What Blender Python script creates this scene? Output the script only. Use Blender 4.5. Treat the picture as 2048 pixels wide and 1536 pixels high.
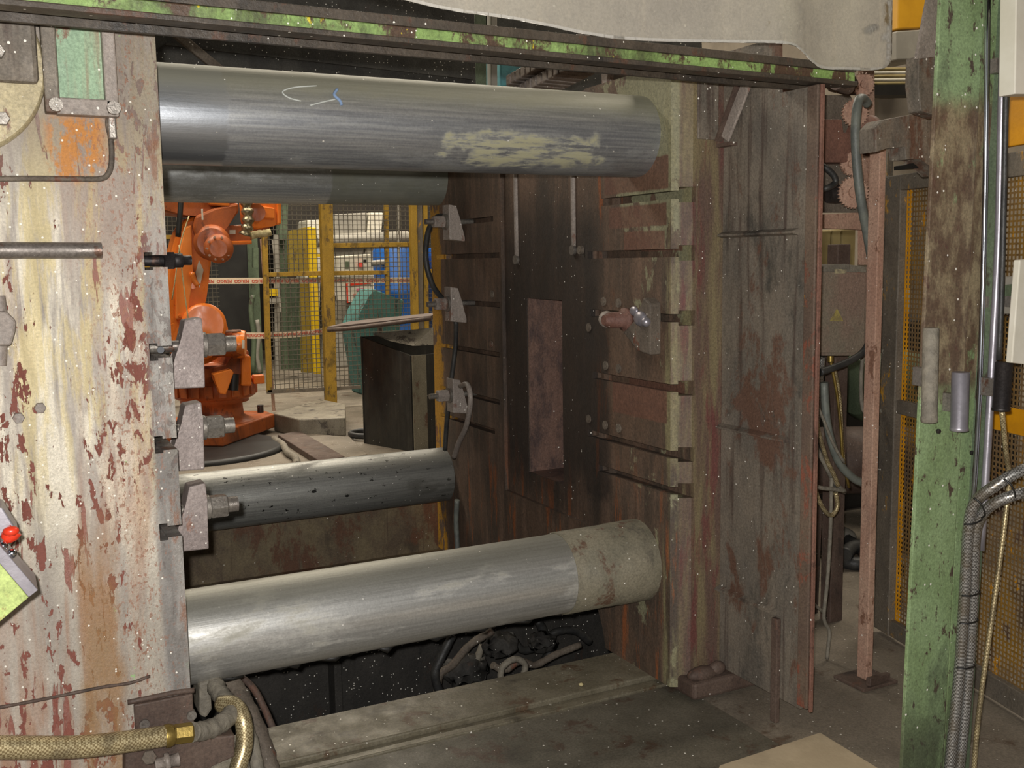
import bpy, bmesh, math, random
from mathutils import Vector, Matrix
random.seed(7)
for o in list(bpy.data.objects): bpy.data.objects.remove(o, do_unlink=True)
SC = bpy.context.scene
COL = SC.collection
PI = math.pi

# ---------------------------------------------------------------- camera
cam_d = bpy.data.cameras.new('camera')
cam = bpy.data.objects.new('camera', cam_d); COL.objects.link(cam)
cam_d.sensor_fit = 'HORIZONTAL'; cam_d.sensor_width = 36.0
cam_d.lens = 36.33; cam_d.clip_start = 0.02; cam_d.clip_end = 200
yaw, pitch, roll = 0.47074, 0.11780, -0.01555
fw = Vector((math.sin(yaw)*math.cos(pitch), math.cos(yaw)*math.cos(pitch), -math.sin(pitch)))
rt = Vector((math.cos(yaw), -math.sin(yaw), 0)); up = rt.cross(fw)
r2 = rt*math.cos(roll) + up*math.sin(roll); u2 = up*math.cos(roll) - rt*math.sin(roll)
mw = Matrix((r2, u2, -fw)).transposed().to_4x4(); mw.translation = (0, 0, 1.55)
cam.matrix_world = mw
SC.camera = cam

# ---------------------------------------------------------------- light and exposure
SC.view_settings.view_transform = 'Standard'
SC.view_settings.look = 'None'
SC.view_settings.gamma = 1.0
SC.view_settings.use_curve_mapping = False
SC.view_settings.exposure = 0.0
wd = bpy.data.worlds.new('hall_air'); SC.world = wd; wd.use_nodes = True
wd.node_tree.nodes['Background'].inputs[0].default_value = (1.0, 0.96, 0.88, 1)
wd.node_tree.nodes['Background'].inputs[1].default_value = 0.10

def lamp(name, kind, loc, energy, color=(1, 1, 1), size=0.05, size_y=None, aim=None):
    d = bpy.data.lights.new(name, kind); o = bpy.data.objects.new(name, d); COL.objects.link(o)
    o.location = loc; d.energy = energy; d.color = color
    if kind == 'AREA':
        d.size = size
        if size_y: d.shape = 'RECTANGLE'; d.size_y = size_y
    else: d.shadow_soft_size = size
    if aim is not None:
        o.rotation_euler = (Vector(aim)-Vector(loc)).to_track_quat('-Z', 'Y').to_euler()
    return o
lamp('camera_flash', 'POINT', (-0.045, -0.01, 1.605), 370, (1.0, 0.97, 0.93), 0.018)
for lx, ly, e in ((-0.6, 8.0, 330), (3.4, 8.6, 200), (6.0, 4.0, 170), (2.0, 13.0, 300), (5.5, 13.0, 330)):
    lamp('hall_light', 'AREA', (lx, ly, 6.2), e, (1.0, 0.90, 0.74), 3.0, 1.4, (lx, ly, 0))

# ---------------------------------------------------------------- mesh helpers (world coordinates)
V = Vector
class MB:
    """collects geometry of one mesh in world coordinates"""
    def __init__(s): s.bm = bmesh.new()
    def face(s, vs):
        try: return s.bm.faces.new(vs)
        except ValueError: return None
    def box(s, a, b, bev=0.0):
        lo = [min(a[i], b[i]) for i in range(3)]; hi = [max(a[i], b[i]) for i in range(3)]
        c = [(lo[i]+hi[i])/2 for i in range(3)]
        return s.obox(c, (1,0,0), (0,1,0), (0,0,1), [(hi[i]-lo[i])/2 for i in range(3)], bev)
    def obox(s, c, ax, ay, az, h, bev=0.0):
        c = V(c); ax = V(ax).normalized()*h[0]; ay = V(ay).normalized()*h[1]; az = V(az).normalized()*h[2]
        vs = [s.bm.verts.new(c+ax*i+ay*j+az*k) for k in (-1,1) for j in (-1,1) for i in (-1,1)]
        fs = [s.face([vs[q] for q in f]) for f in ((0,2,3,1),(4,5,7,6),(0,1,5,4),(2,6,7,3),(0,4,6,2),(1,3,7,5))]
        if bev > 0:
            es = list({e for f in fs for e in f.edges})
            bmesh.ops.bevel(s.bm, geom=es, offset=min(bev, min(h)*0.8), segments=2, affect='EDGES', profile=0.5)
        return s
    def bar(s, p, q, w, t, upv=(0,0,1), bev=0.0):
        """flat bar from p to q, w across (perpendicular to upv), t along upv"""
        p, q = V(p), V(q); d = (q-p); L = d.length; d.normalize()
        side = d.cross(V(upv)).normalized(); u = side.cross(d)
        return s.obox((p+q)/2, d, side, u, (L/2, w/2, t/2), bev)
    def prism(s, pts, vec, bev=0.0):
        """polygon pts extruded by vec"""
        vec = V(vec)
        a = [s.bm.verts.new(V(p)) for p in pts]; b = [s.bm.verts.new(V(p)+vec) for p in pts]
        n = len(a); fs = [s.face(a[::-1]), s.face(b)]
        for i in range(n): fs.append(s.face([a[i], a[(i+1)%n], b[(i+1)%n], b[i]]))
        if bev > 0:
            es = list({e for f in fs if f for e in f.edges})
            bmesh.ops.bevel(s.bm, geom=es, offset=bev, segments=2, affect='EDGES', profile=0.5)
        return s
    def ring(s, c, ax, r, n, rot=0.0, sq=None):
        ax = V(ax).normalized(); t = V((0,0,1)) if abs(ax.z) < 0.9 else V((1,0,0))
        u = ax.cross(t).normalized(); v = ax.cross(u)
        return [s.bm.verts.new(V(c)+(u*math.cos(rot+2*PI*i/n)+v*math.sin(rot+2*PI*i/n))*r) for i in range(n)]
    def cyl(s, p, q, r, r2=None, n=20, cap=True, rot=0.0):
        return s.lathe(p, q, [(0, r), (1, r if r2 is None else r2)], n, cap, rot)
    def lathe(s, p, q, prof, n=24, cap=True, rot=0.0):
        """profile [(t, radius)] turned around the axis p-q, t as a fraction of its length"""
        p, q = V(p), V(q); d = q-p
        rs = [s.ring(p+d*t, d, max(r, 1e-4), n, rot) for t, r in prof]
        for a, b in zip(rs, rs[1:]):
            for i in range(n): 
                f = s.face([a[i], b[i], b[(i+1)%n], a[(i+1)%n]])
                if f: f.smooth = True
        if cap:   # caps get vertices of their own so that the round side keeps its true normals
            s.face([s.bm.verts.new(v.co) for v in rs[0]]); s.face([s.bm.verts.new(v.co) for v in rs[-1][::-1]])
        return s
    def tube(s, pts, r, n=8, sub=6, rr=None):
        """round hose through pts; rr(i, t) may vary the radius"""
        P = [V(p) for p in pts]
        if len(P) > 2 and sub > 1:
            Q = [P[0]*2-P[1]]+P+[P[-1]*2-P[-2]]; out = []
            for i in range(1, len(Q)-2):
                for k in range(sub):
                    t = k/sub; a, b, c, d = Q[i-1], Q[i], Q[i+1], Q[i+2]
                    out.append(0.5*((2*b)+(c-a)*t+(2*a-5*b+4*c-d)*t*t+(3*b-a-3*c+d)*t**3))
            P = out+[P[-1]]
        N = len(P); nrm = None; rings = []
        for i in range(N):
            tan = (P[min(i+1, N-1)]-P[max(i-1, 0)]).normalized()
            if nrm is None:
                nrm = tan.orthogonal().normalized()
            nrm = (nrm-tan*nrm.dot(tan)).normalized(); bi = tan.cross(nrm)
            R = r if rr is None else r*rr(i, i/(N-1))
            rings.append([s.bm.verts.new(P[i]+(nrm*math.cos(2*PI*k/n)+bi*math.sin(2*PI*k/n))*R) for k in range(n)])
        for a, b in zip(rings, rings[1:]):
            for k in range(n):
                f = s.face([a[k], a[(k+1)%n], b[(k+1)%n], b[k]])
                if f: f.smooth = True
        s.face(rings[0][::-1]); s.face(rings[-1])
        return s
    def ball(s, c, r, sc=(1,1,1), n=2):
        g = bmesh.ops.create_icosphere(s.bm, subdivisions=n, radius=r)
        for v in g['verts']: v.co = V((v.co.x*sc[0], v.co.y*sc[1], v.co.z*sc[2]))+V(c)
        for f in s.bm.faces:
            if all(v in g['verts'] for v in f.verts): f.smooth = True
        return s
    def hexa(s, p, q, r, rot=0.0): 
        n0 = len(s.bm.faces); s.lathe(p, q, [(0, r*.9), (.08, r), (.92, r), (1, r*.9)], 6, True, rot)
        s.bm.faces.ensure_lookup_table()
        for f in s.bm.faces[n0:]: f.smooth = False
        return s
    def gear(s, c, ax, r, teeth, w, hub=0.3):
        c = V(c); ax = V(ax).normalized(); t = V((0,0,1)); u = ax.cross(t).normalized(); v = ax.cross(u)
        pts = []
        for i in range(teeth):
            for f, rr in ((0, .9), (.28, .9), (.42, 1.0), (.62, 1.0), (.76, .9)):
                a = 2*PI*(i+f)/teeth; pts.append(c-ax*w/2+(u*math.cos(a)+v*math.sin(a))*r*rr)
        s.prism(pts, ax*w)
        s.cyl(c-ax*w*1.4, c+ax*w*1.4, r*hub, n=16)
        return s

def finish(name, mb, mat, origin):
    me = bpy.data.meshes.new(name); bm = mb.bm
    bmesh.ops.recalc_face_normals(bm, faces=bm.faces[:])
    o3 = V(origin)
    for v in bm.verts: v.co -= o3
    bm.to_mesh(me); bm.free()
    me.materials.append(mat)
    return bpy.data.objects.new(name, me)
def part(name, mb, mat, parent, label=None):
    """a part (or sub-part) of a thing; origin at the thing's origin"""
    root = parent
    org = V(root['_o'])
    o = finish(name, mb, mat, org); COL.objects.link(o); o.parent = parent
    o['_o'] = tuple(org)
    if label: o['label'] = label
    return o
def tag(o, label=None, cat=None, group=None, kind=None):
    for k, v in (('label', label), ('category', cat), ('group', group), ('kind', kind)):
        if v: o[k] = v
    return o
def thing(name, label, cat, loc, group=None, kind=None):
    o = bpy.data.objects.new(name, None); COL.objects.link(o); o.location = loc; o.empty_display_size = .1
    o['_o'] = tuple(loc)
    return tag(o, label, cat, group, kind)
def solo(name, mb, mat, label=None, cat=None, group=None, kind=None):
    """a thing that is one mesh; origin at the middle of its base"""
    xs = [v.co for v in mb.bm.verts]
    lo = V([min(v[i] for v in xs) for i in range(3)]); hi = V([max(v[i] for v in xs) for i in range(3)])
    org = V(((lo.x+hi.x)/2, (lo.y+hi.y)/2, lo.z))
    o = finish(name, mb, mat, org); COL.objects.link(o); o.location = org; o['_o'] = tuple(org)
    return tag(o, label, cat, group, kind)
def boolean_cut(o, cutters):
    for mb in cutters:
        c = finish('cutter', mb, bpy.data.materials[0], (0,0,0)); COL.objects.link(c)
        if o.parent: c.location = tuple(-V(o['_o'])); c.parent = o.parent
        m = o.modifiers.new('cut', 'BOOLEAN'); m.operation = 'DIFFERENCE'; m.solver = 'EXACT'; m.object = c
        if hasattr(m, 'material_mode'): m.material_mode = 'INDEX'
        bpy.context.view_layer.update()
        dg = bpy.context.evaluated_depsgraph_get()
        me = bpy.data.meshes.new_from_object(o.evaluated_get(dg)); o.modifiers.clear()
        old = o.data; o.data = me; bpy.data.meshes.remove(old)
        bpy.data.objects.remove(c, do_unlink=True)

# ---------------------------------------------------------------- material helpers
def C(h):
    h = h.lstrip('#'); v = [int(h[i:i+2], 16)/255 for i in (0, 2, 4)]
    return tuple(x/12.92 if x <= .04045 else ((x+.055)/1.055)**2.4 for x in v)+(1,)
class N:
    def __init__(s, name):
        s.m = bpy.data.materials.new(name); s.m.use_nodes = True; s.t = s.m.node_tree
        s.b = s.t.nodes['Principled BSDF']; s.geo = s.t.nodes.new('ShaderNodeNewGeometry')
        s._sep = None
    def put(s, sock, v):
        if hasattr(v, 'is_output'): s.t.links.new(v, sock)
        else: sock.default_value = v
    def vec(s, sc):
        n = s.t.nodes.new('ShaderNodeVectorMath'); n.operation = 'MULTIPLY'
        s.t.links.new(s.geo.outputs['Position'], n.inputs[0]); n.inputs[1].default_value = sc; return n.outputs[0]
    def xyz(s):
        if s._sep is None:
            s._sep = s.t.nodes.new('ShaderNodeSeparateXYZ'); s.t.links.new(s.geo.outputs['Position'], s._sep.inputs[0])
        return s._sep.outputs
    def noise(s, scale, stretch=(1,1,1), detail=4, rough=.6, dist=0.0, off=0.0):
        n = s.t.nodes.new('ShaderNodeTexNoise'); v = s.vec(stretch)
        if off:
            a = s.t.nodes.new('ShaderNodeVectorMath'); a.operation = 'ADD'; a.inputs[1].default_value = (off, off*1.7, off*.6)
            s.t.links.new(v, a.inputs[0]); v = a.outputs[0]
        s.t.links.new(v, n.inputs['Vector']); n.inputs['Scale'].default_value = scale
        n.inputs['Detail'].default_value = detail; n.inputs['Roughness'].default_value = rough; n.inputs['Distortion'].default_value = dist
        return n.outputs['Fac']
    def step(s, f, lo, hi, smooth=True):
        n = s.t.nodes.new('ShaderNodeMapRange'); n.interpolation_type = 'SMOOTHSTEP' if smooth else 'LINEAR'
        s.put(n.inputs['Value'], f); n.inputs['From Min'].default_value = lo; n.inputs['From Max'].default_value = hi
        return n.outputs['Result']
    def math(s, op, a, b=0.0):
        n = s.t.nodes.new('ShaderNodeMath'); n.operation = op; s.put(n.inputs[0], a); s.put(n.inputs[1], b); return n.outputs[0]
    def mul(s, *a):
        r = a[0]
        for x in a[1:]: r = s.math('MULTIPLY', r, x)
        return r
    def mix(s, f, a, b):
        n = s.t.nodes.new('ShaderNodeMix'); n.data_type = 'RGBA'
        s.put(n.inputs[0], f); s.put(n.inputs[6], a); s.put(n.inputs[7], b); return n.outputs[2]
    def mixf(s, f, a, b):
        n = s.t.nodes.new('ShaderNodeMix'); s.put(n.inputs[0], f); s.put(n.inputs[2], a); s.put(n.inputs[3], b); return n.outputs[0]
    def zone(s, axis, lo, hi, soft=.02, wob=0.0, wsc=8.0):
        """1 inside lo..hi along a world axis, with a wobbly edge"""
        c = s.xyz()[axis]
        if wob: c = s.math('ADD', c, s.mul(s.math('SUBTRACT', s.noise(wsc, detail=5, off=lo+3), .5), wob*2))
        a = s.step(c, lo-soft, lo+soft); b = s.step(c, hi-soft, hi+soft)
        return s.mul(a, s.math('SUBTRACT', 1.0, b))
    def grain(s, col, amt=.3, scale=130):
        """fine light and dark grit over a colour"""
        n = s.t.nodes.new('ShaderNodeVectorMath'); n.operation = 'SCALE'; s.put(n.inputs[0], col)
        m = s.t.nodes.new('ShaderNodeMapRange'); s.put(m.inputs['Value'], s.noise(scale, detail=5, rough=.75, off=8.8))
        m.inputs['From Min'].default_value = .3; m.inputs['From Max'].default_value = .7; m.inputs['To Min'].default_value = 1-amt; m.inputs['To Max'].default_value = 1+amt
        s.put(n.inputs['Scale'], m.outputs['Result']); return n.outputs[0]
    def specks(s, scale, size, share):
        n = s.t.nodes.new('ShaderNodeTexVoronoi'); s.t.links.new(s.geo.outputs['Position'], n.inputs['Vector'])
        n.inputs['Scale'].default_value = scale
        c = s.t.nodes.new('ShaderNodeSeparateColor'); s.t.links.new(n.outputs['Color'], c.inputs[0])
        return s.mul(s.math('LESS_THAN', n.outputs['Distance'], s.mul(c.outputs[1], size)), s.math('LESS_THAN', c.outputs[0], share))
    def out(s, col, rough=.6, metal=0.0, bump=0.0, height=None, bdist=.01, spec=None):
        s.put(s.b.inputs['Base Color'], col); s.put(s.b.inputs['Roughness'], rough); s.put(s.b.inputs['Metallic'], metal)
        if spec is not None: s.put(s.b.inputs['Specular IOR Level'], spec)
        if bump and height is not None:
            n = s.t.nodes.new('ShaderNodeBump'); n.inputs['Strength'].default_value = bump; n.inputs['Distance'].default_value = bdist
            s.put(n.inputs['Height'], height); s.t.links.new(n.outputs[0], s.b.inputs['Normal'])
        return s.m

def worn(name, a, b, rust=None, rust_amt=.5, rust_scale=9, streak=None, streak_amt=.5, dark=None, dark_amt=.5,
         speck=0.0, rough=.6, metal=0.0, bump=.25, scale=6, grit=.35, chips=None, chip_amt=.62, extra=None, bscale=60, spec=None):
    """worn painted or bare steel: two base tones, rust patches, downward streaks, grime, bright metal specks"""
    n = N(name)
    col = n.mix(n.step(n.noise(scale, (1,1,.6), 6, .65), .35, .65), C(a), C(b))
    if streak: col = n.mix(n.mul(n.step(n.noise(26, (1,1,.06), 4, .6, .3, 4.1), .62-streak_amt*.22, .78-streak_amt*.15), .85), col, C(streak))
    if dark: col = n.mix(n.mul(n.step(n.noise(scale*.7, (1,1,.5), 7, .7, .4, 9.3), .66-dark_amt*.25, .8-dark_amt*.2), .8), col, C(dark))
    if rust: col = n.mix(n.step(n.noise(rust_scale, (1,1,.55), 8, .72, .25, 2.2), .68-rust_amt*.26, .74-rust_amt*.24), col, C(rust))
    if chips: col = n.mix(n.step(n.noise(18, (1,1,.5), 8, .75, .2, 6.6), chip_amt, chip_amt+.03), col, C(chips))
    if extra: col = extra(n, col)
    if grit: col = n.grain(col, grit)
    if speck: col = n.mix(n.math('MAXIMUM', n.specks(85, .30, .09*speck), n.specks(45, .13, .04*speck)), col, C('e8e4da'))
    h = n.math('ADD', n.noise(bscale, (1,1,1), 6, .7), n.mul(n.noise(bscale*.15, (1,1,.6), 5, .6, 0, 3.3), 2.0))
    r = n.mixf(n.step(n.noise(scale*2.2, (1,1,.5), 5, .6, 0, 7.7), .3, .7), max(rough-.12, .05), min(rough+.12, 1))
    return n.out(col, r, metal, bump, h, .006, spec)
def plain(name, a, rough=.5, metal=0.0, bump=.0, b=None, sc=20):
    n = N(name); col = C(a)
    if b: col = n.mix(n.step(n.noise(sc, detail=6), .35, .65), C(a), C(b))
    return n.out(col, rough, metal, bump, n.noise(80, detail=5) if bump else None)
# ---------------------------------------------------------------- materials
def platen_left_mat():
    n = N('weathered_platen_paint'); x, y, z = n.xyz()
    col = n.mix(n.step(n.noise(7, (1,1,.35), 6, .6), .35, .65), C('8f867c'), C('aca297'))
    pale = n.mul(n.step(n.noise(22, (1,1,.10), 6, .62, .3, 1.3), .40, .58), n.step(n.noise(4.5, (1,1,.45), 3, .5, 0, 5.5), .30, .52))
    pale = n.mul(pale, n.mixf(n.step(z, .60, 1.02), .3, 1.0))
    col = n.mix(n.mul(pale, .85), col, C('ddd5c2'))  # whitish paint remnants, with flash glare also put into the colour
    yel_glare = n.mul(n.step(n.noise(17, (1,1,.12), 6, .7, .4, 8.3), .49, .60), n.zone(2, 1.0, 2.6, .25))
    col = n.mix(n.mul(yel_glare, .65), col, C('c9b679'))  # yellowish glare streaks painted into the base colour
    low = n.step(n.math('MULTIPLY', z, -1.0), -1.25, -.45)
    brown = n.mul(n.step(n.noise(9, (1,1,.09), 5, .6, .5, 12.1), .45, .62), n.mixf(low, .25, .9))
    col = n.mix(brown, col, C('96643f'))
    clus = n.step(n.noise(5.5, (1,1,.3), 3, .5, 0, 20.0), .38, .62)
    spot = n.step(n.math('ADD', n.noise(38, (1,1,.42), 6, .62, .3, 15.0), n.mul(clus, .13)), .665, .685)
    col = n.mix(spot, col, C('7c4437'))
    drip = n.step(n.math('ADD', n.noise(30, (1,1,.13), 5, .6, .6, 31.0), n.mul(clus, .08)), .66, .685)
    col = n.mix(n.mul(drip, .9), col, C('84483a'))
    top = n.mul(n.step(z, 1.66, 1.95), .75)
    col = n.mix(top, col, n.mix(n.step(n.noise(12, (1,1,.2), 5, .6, 0, 3.3), .4, .6), C('857c72'), C('6d625c')))
    col = n.mix(n.mul(n.zone(0, .17, .30, .02, .03), n.zone(2, 1.77, 1.92, .02, .05), n.step(n.noise(25, (1,1,.5), 6, .7, 0, 2.0), .42, .52)), col, C('b9792f'))
    grn = n.mul(n.step(n.noise(14, (1,1,.6), 5, .6, 0, 44.0), .70, .715), 1.0)
    col = n.mix(grn, col, C('94b27c'))
    edge = n.mul(n.zone(0, .372, .60, .012, .006, 14), n.step(n.math('MULTIPLY', z, -1.0), -1.75, -1.45))
    col = n.mix(n.mul(edge, .9), col, n.mix(n.step(n.noise(16, (1,1,.2), 6, .6, 0, 9.0), .38, .6), C('6f6b67'), C('94908b')))
    er = n.mul(n.zone(0, .405, .60, .012, .02), n.step(n.noise(20, (1,1,.3), 6, .7, 0, 19.0), .52, .62))
    col = n.mix(n.mul(er, .8), col, C('835a41'))
    fine = n.mul(n.step(n.noise(120, (1,1,.6), 4, .6, 0, 51.0), .56, .62), n.zone(0, .24, .40, .06, .03), .75)
    col = n.mix(fine, col, C('8f5f45'))
    oc = n.mul(n.zone(0, .165, .262, .02, .03, 6), n.step(n.math('MULTIPLY', z, -1.0), -.98, -.72), n.step(n.noise(10, (1,1,.25), 6, .65, .2, 61.0), .3, .5))
    col = n.mix(n.mul(oc, .8), col, n.mix(n.noise(18, (1,1,.2), 6), C('9a6236'), C('8a7448')))
    col = n.grain(col, .22, 150)
    col = n.mix(n.specks(85, .3, .07), col, C('efeade'))
    h = n.math('ADD', n.noise(75, (1,1,.6), 7, .75), n.mul(n.math('ADD', spot, drip), -.35))
    h = n.math('ADD', h, n.mul(n.noise(13, (1,1,.5), 5, .6), 2.0))
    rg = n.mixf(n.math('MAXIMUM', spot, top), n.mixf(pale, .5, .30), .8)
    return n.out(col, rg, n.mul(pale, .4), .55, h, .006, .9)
def platen_right_mat():
    n = N('burnt_rusty_platen'); x, y, z = n.xyz()
    col = n.mix(n.step(n.noise(6, (1,1,.4), 7, .65), .36, .64), C('473b31'), C('604c3d'))
    col = n.mix(n.mul(n.step(n.noise(15, (1,1,.08), 5, .6, .4, 3.0), .48, .66), .75), col, C('6f5848'))
    olive = n.step(n.math('ADD', n.noise(8, (1,1,.6), 8, .7, .3, 6.0), n.math('SUBTRACT', n.mul(n.step(z, 1.35, 1.95), .26), n.math('ADD', n.mul(n.step(y, 3.0, 3.55), .34), .06))), .50, .55)
    col = n.mix(n.mul(olive, .92), col, n.mix(n.noise(20, detail=6), C('77755c'), C('8e8b6e')))
    edge = n.mul(n.zone(1, 2.86, 2.95, .012, .012), n.step(n.noise(16, (1,1,.15), 6, .65, 0, 11.0), .40, .60), .8)
    col = n.mix(edge, col, C('857e5c'))
    # square-cornered rust marks left by earlier dies
    for y0, y1, z0, z1 in ((2.925, 3.33, 1.79, 1.90), (2.935, 3.30, 1.665, 1.742), (2.945, 3.2, 1.58, 1.65), (2.93, 3.28, .98, 1.12)):
        col = n.mix(n.mul(n.zone(1, y0, y1, .004, .004, 30), n.zone(2, z0, z1, .004, .006, 20), .88), col, n.mix(n.noise(22, detail=6), C('553a30'), C('74503f')))
    org = n.mul(n.step(n.noise(13, (1,1,.14), 6, .65, .3, 21.0), .55, .63), n.math('MAXIMUM', n.zone(1, 3.30, 3.42, .03, .05), n.mul(n.step(n.math('MULTIPLY', z, -1.0), -.95, -.45), .9)))
    col = n.mix(n.mul(org, .85), col, C('8c4f28'))
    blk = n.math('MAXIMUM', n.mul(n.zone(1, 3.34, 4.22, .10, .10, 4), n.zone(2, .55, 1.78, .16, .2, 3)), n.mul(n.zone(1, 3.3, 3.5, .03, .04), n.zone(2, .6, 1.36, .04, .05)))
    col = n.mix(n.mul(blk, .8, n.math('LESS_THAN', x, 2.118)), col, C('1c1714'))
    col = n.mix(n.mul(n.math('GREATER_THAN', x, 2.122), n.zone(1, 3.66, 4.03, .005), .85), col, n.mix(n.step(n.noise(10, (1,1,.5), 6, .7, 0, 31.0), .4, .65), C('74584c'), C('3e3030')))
    col = n.mix(n.mul(n.zone(1, 4.9, 5.3, .02, .05, 10), n.step(n.noise(10, (1,1,.4), 6, .7, 0, 17.0), .42, .47)), col, C('a87a1e'))
    front = n.zone(1, 2.5, 2.895, .004)
    fcol = n.mix(n.step(n.noise(14, (1,1,.1), 6, .65, .3, 27.0), .4, .62), C('5a463c'), C('75694c'))
    fcol = n.mix(n.step(n.noise(11, (1,1,.2), 6, .65, .3, 29.0), .52, .64), fcol, C('633a34'))
    col = n.mix(front, col, fcol)
    col = n.grain(col, .4, 120)
    col = n.mix(n.math('MAXIMUM', n.specks(90, .3, .03), n.specks(50, .12, .012)), col, C('e9e5da'))
    h = n.math('ADD', n.noise(65, (1,1,.7), 7, .72), n.mul(n.noise(12, (1,1,.4), 5, .6), 2.2))
    return n.out(col, n.mixf(n.noise(9, detail=5), .45, .8), .0, .45, h, .006, .6)
def bar_mat(name, tone, dirt, dirt_amt, rough, extra=None, metal=.5, speck=.4, dark='2e2c29', spots=0.0):
    n = N(name)
    lines = n.noise(120, (.03,1,1), 3, .6)
    col = n.mix(n.step(lines, .3, .7), C(tone[0]), C(tone[1]))
    d = n.step(n.noise(7, (.35,1,1), 7, .68, .2, 1.0), .62-dirt_amt*.3, .75-dirt_amt*.25)
    col = n.mix(n.mul(d, .75), col, C(dirt))
    rg = n.mixf(d, rough, min(rough+.25, .9)); mt = n.mixf(d, metal, .25)
    col = n.grain(col, .16, 140)
    if spots:
        sp = n.step(n.noise(46, (.6,1,1), 5, .6, 0, 8.0), .70-spots*.1, .72-spots*.1); col = n.mix(sp, col, C('141210'))
    if extra: col, rg, mt = extra(n, col, rg, mt)
    if speck: col = n.mix(n.math('MAXIMUM', n.specks(95, .3, .06*speck), n.specks(55, .12, .03*speck)), col, C('f2efe8'))
    h = n.math('ADD', n.mul(lines, 1.0), n.mul(n.noise(60, (.5,1,1), 6, .7), .8))
    return n.out(col, rg, mt, .12, h, .004)
def fu_extra(n, col, rg, mt):
    pol = n.math('SUBTRACT', 1.0, n.step(n.math('ADD', n.xyz()[0], n.mul(n.noise(30, (.25,1,1), 4), .05)), .66, .672))
    col = n.mix(n.mul(pol, .8), col, C('a9adb3')); rg = n.mixf(pol, rg, .36); mt = n.mixf(pol, mt, .9)
    pt = n.mul(n.zone(0, 1.36, 1.86, .03, .22, 10), n.zone(2, 1.86, 1.945, .012, .05, 11), n.zone(1, 2.5, 3.05, .01), n.step(n.noise(40, (.2,1,1), 6, .7), .40, .56))
    col = n.mix(n.mul(pt, .85), col, C('9c9878')); rg = n.mixf(pt, rg, .8); mt = n.mixf(pt, mt, 0.0)
    tp = n.step(n.xyz()[2], 1.99, 2.07); col = n.mix(n.mul(tp, .7), col, C('918f78')); rg = n.mixf(tp, rg, .55); mt = n.mixf(n.mul(tp, .6), mt, .1)
    return col, rg, mt
def fl_extra(n, col, rg, mt):
    tp = n.step(n.xyz()[2], .50, .57); col = n.mix(n.mul(tp, .6), col, C('8e8c7c')); rg = n.mixf(tp, rg, .55)
    return col, rg, mt
def ru_extra(n, col, rg, mt):
    s = n.step(n.xyz()[0], 1.495, 1.51); col = n.mix(n.mul(s, .8), col, n.mix(n.noise(14, detail=6), C('5d5f58'), C('7a7a68')))
    return col, n.mixf(s, rg, .7), n.mixf(s, mt, .2)
def rl_extra(n, col, rg, mt):
    s = n.step(n.xyz()[0], 1.2, 2.0); col = n.mix(n.mul(s, .6), col, C('4f4e48'))
    return col, n.mixf(s, rg, .55), n.mixf(s, mt, .4)
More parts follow.
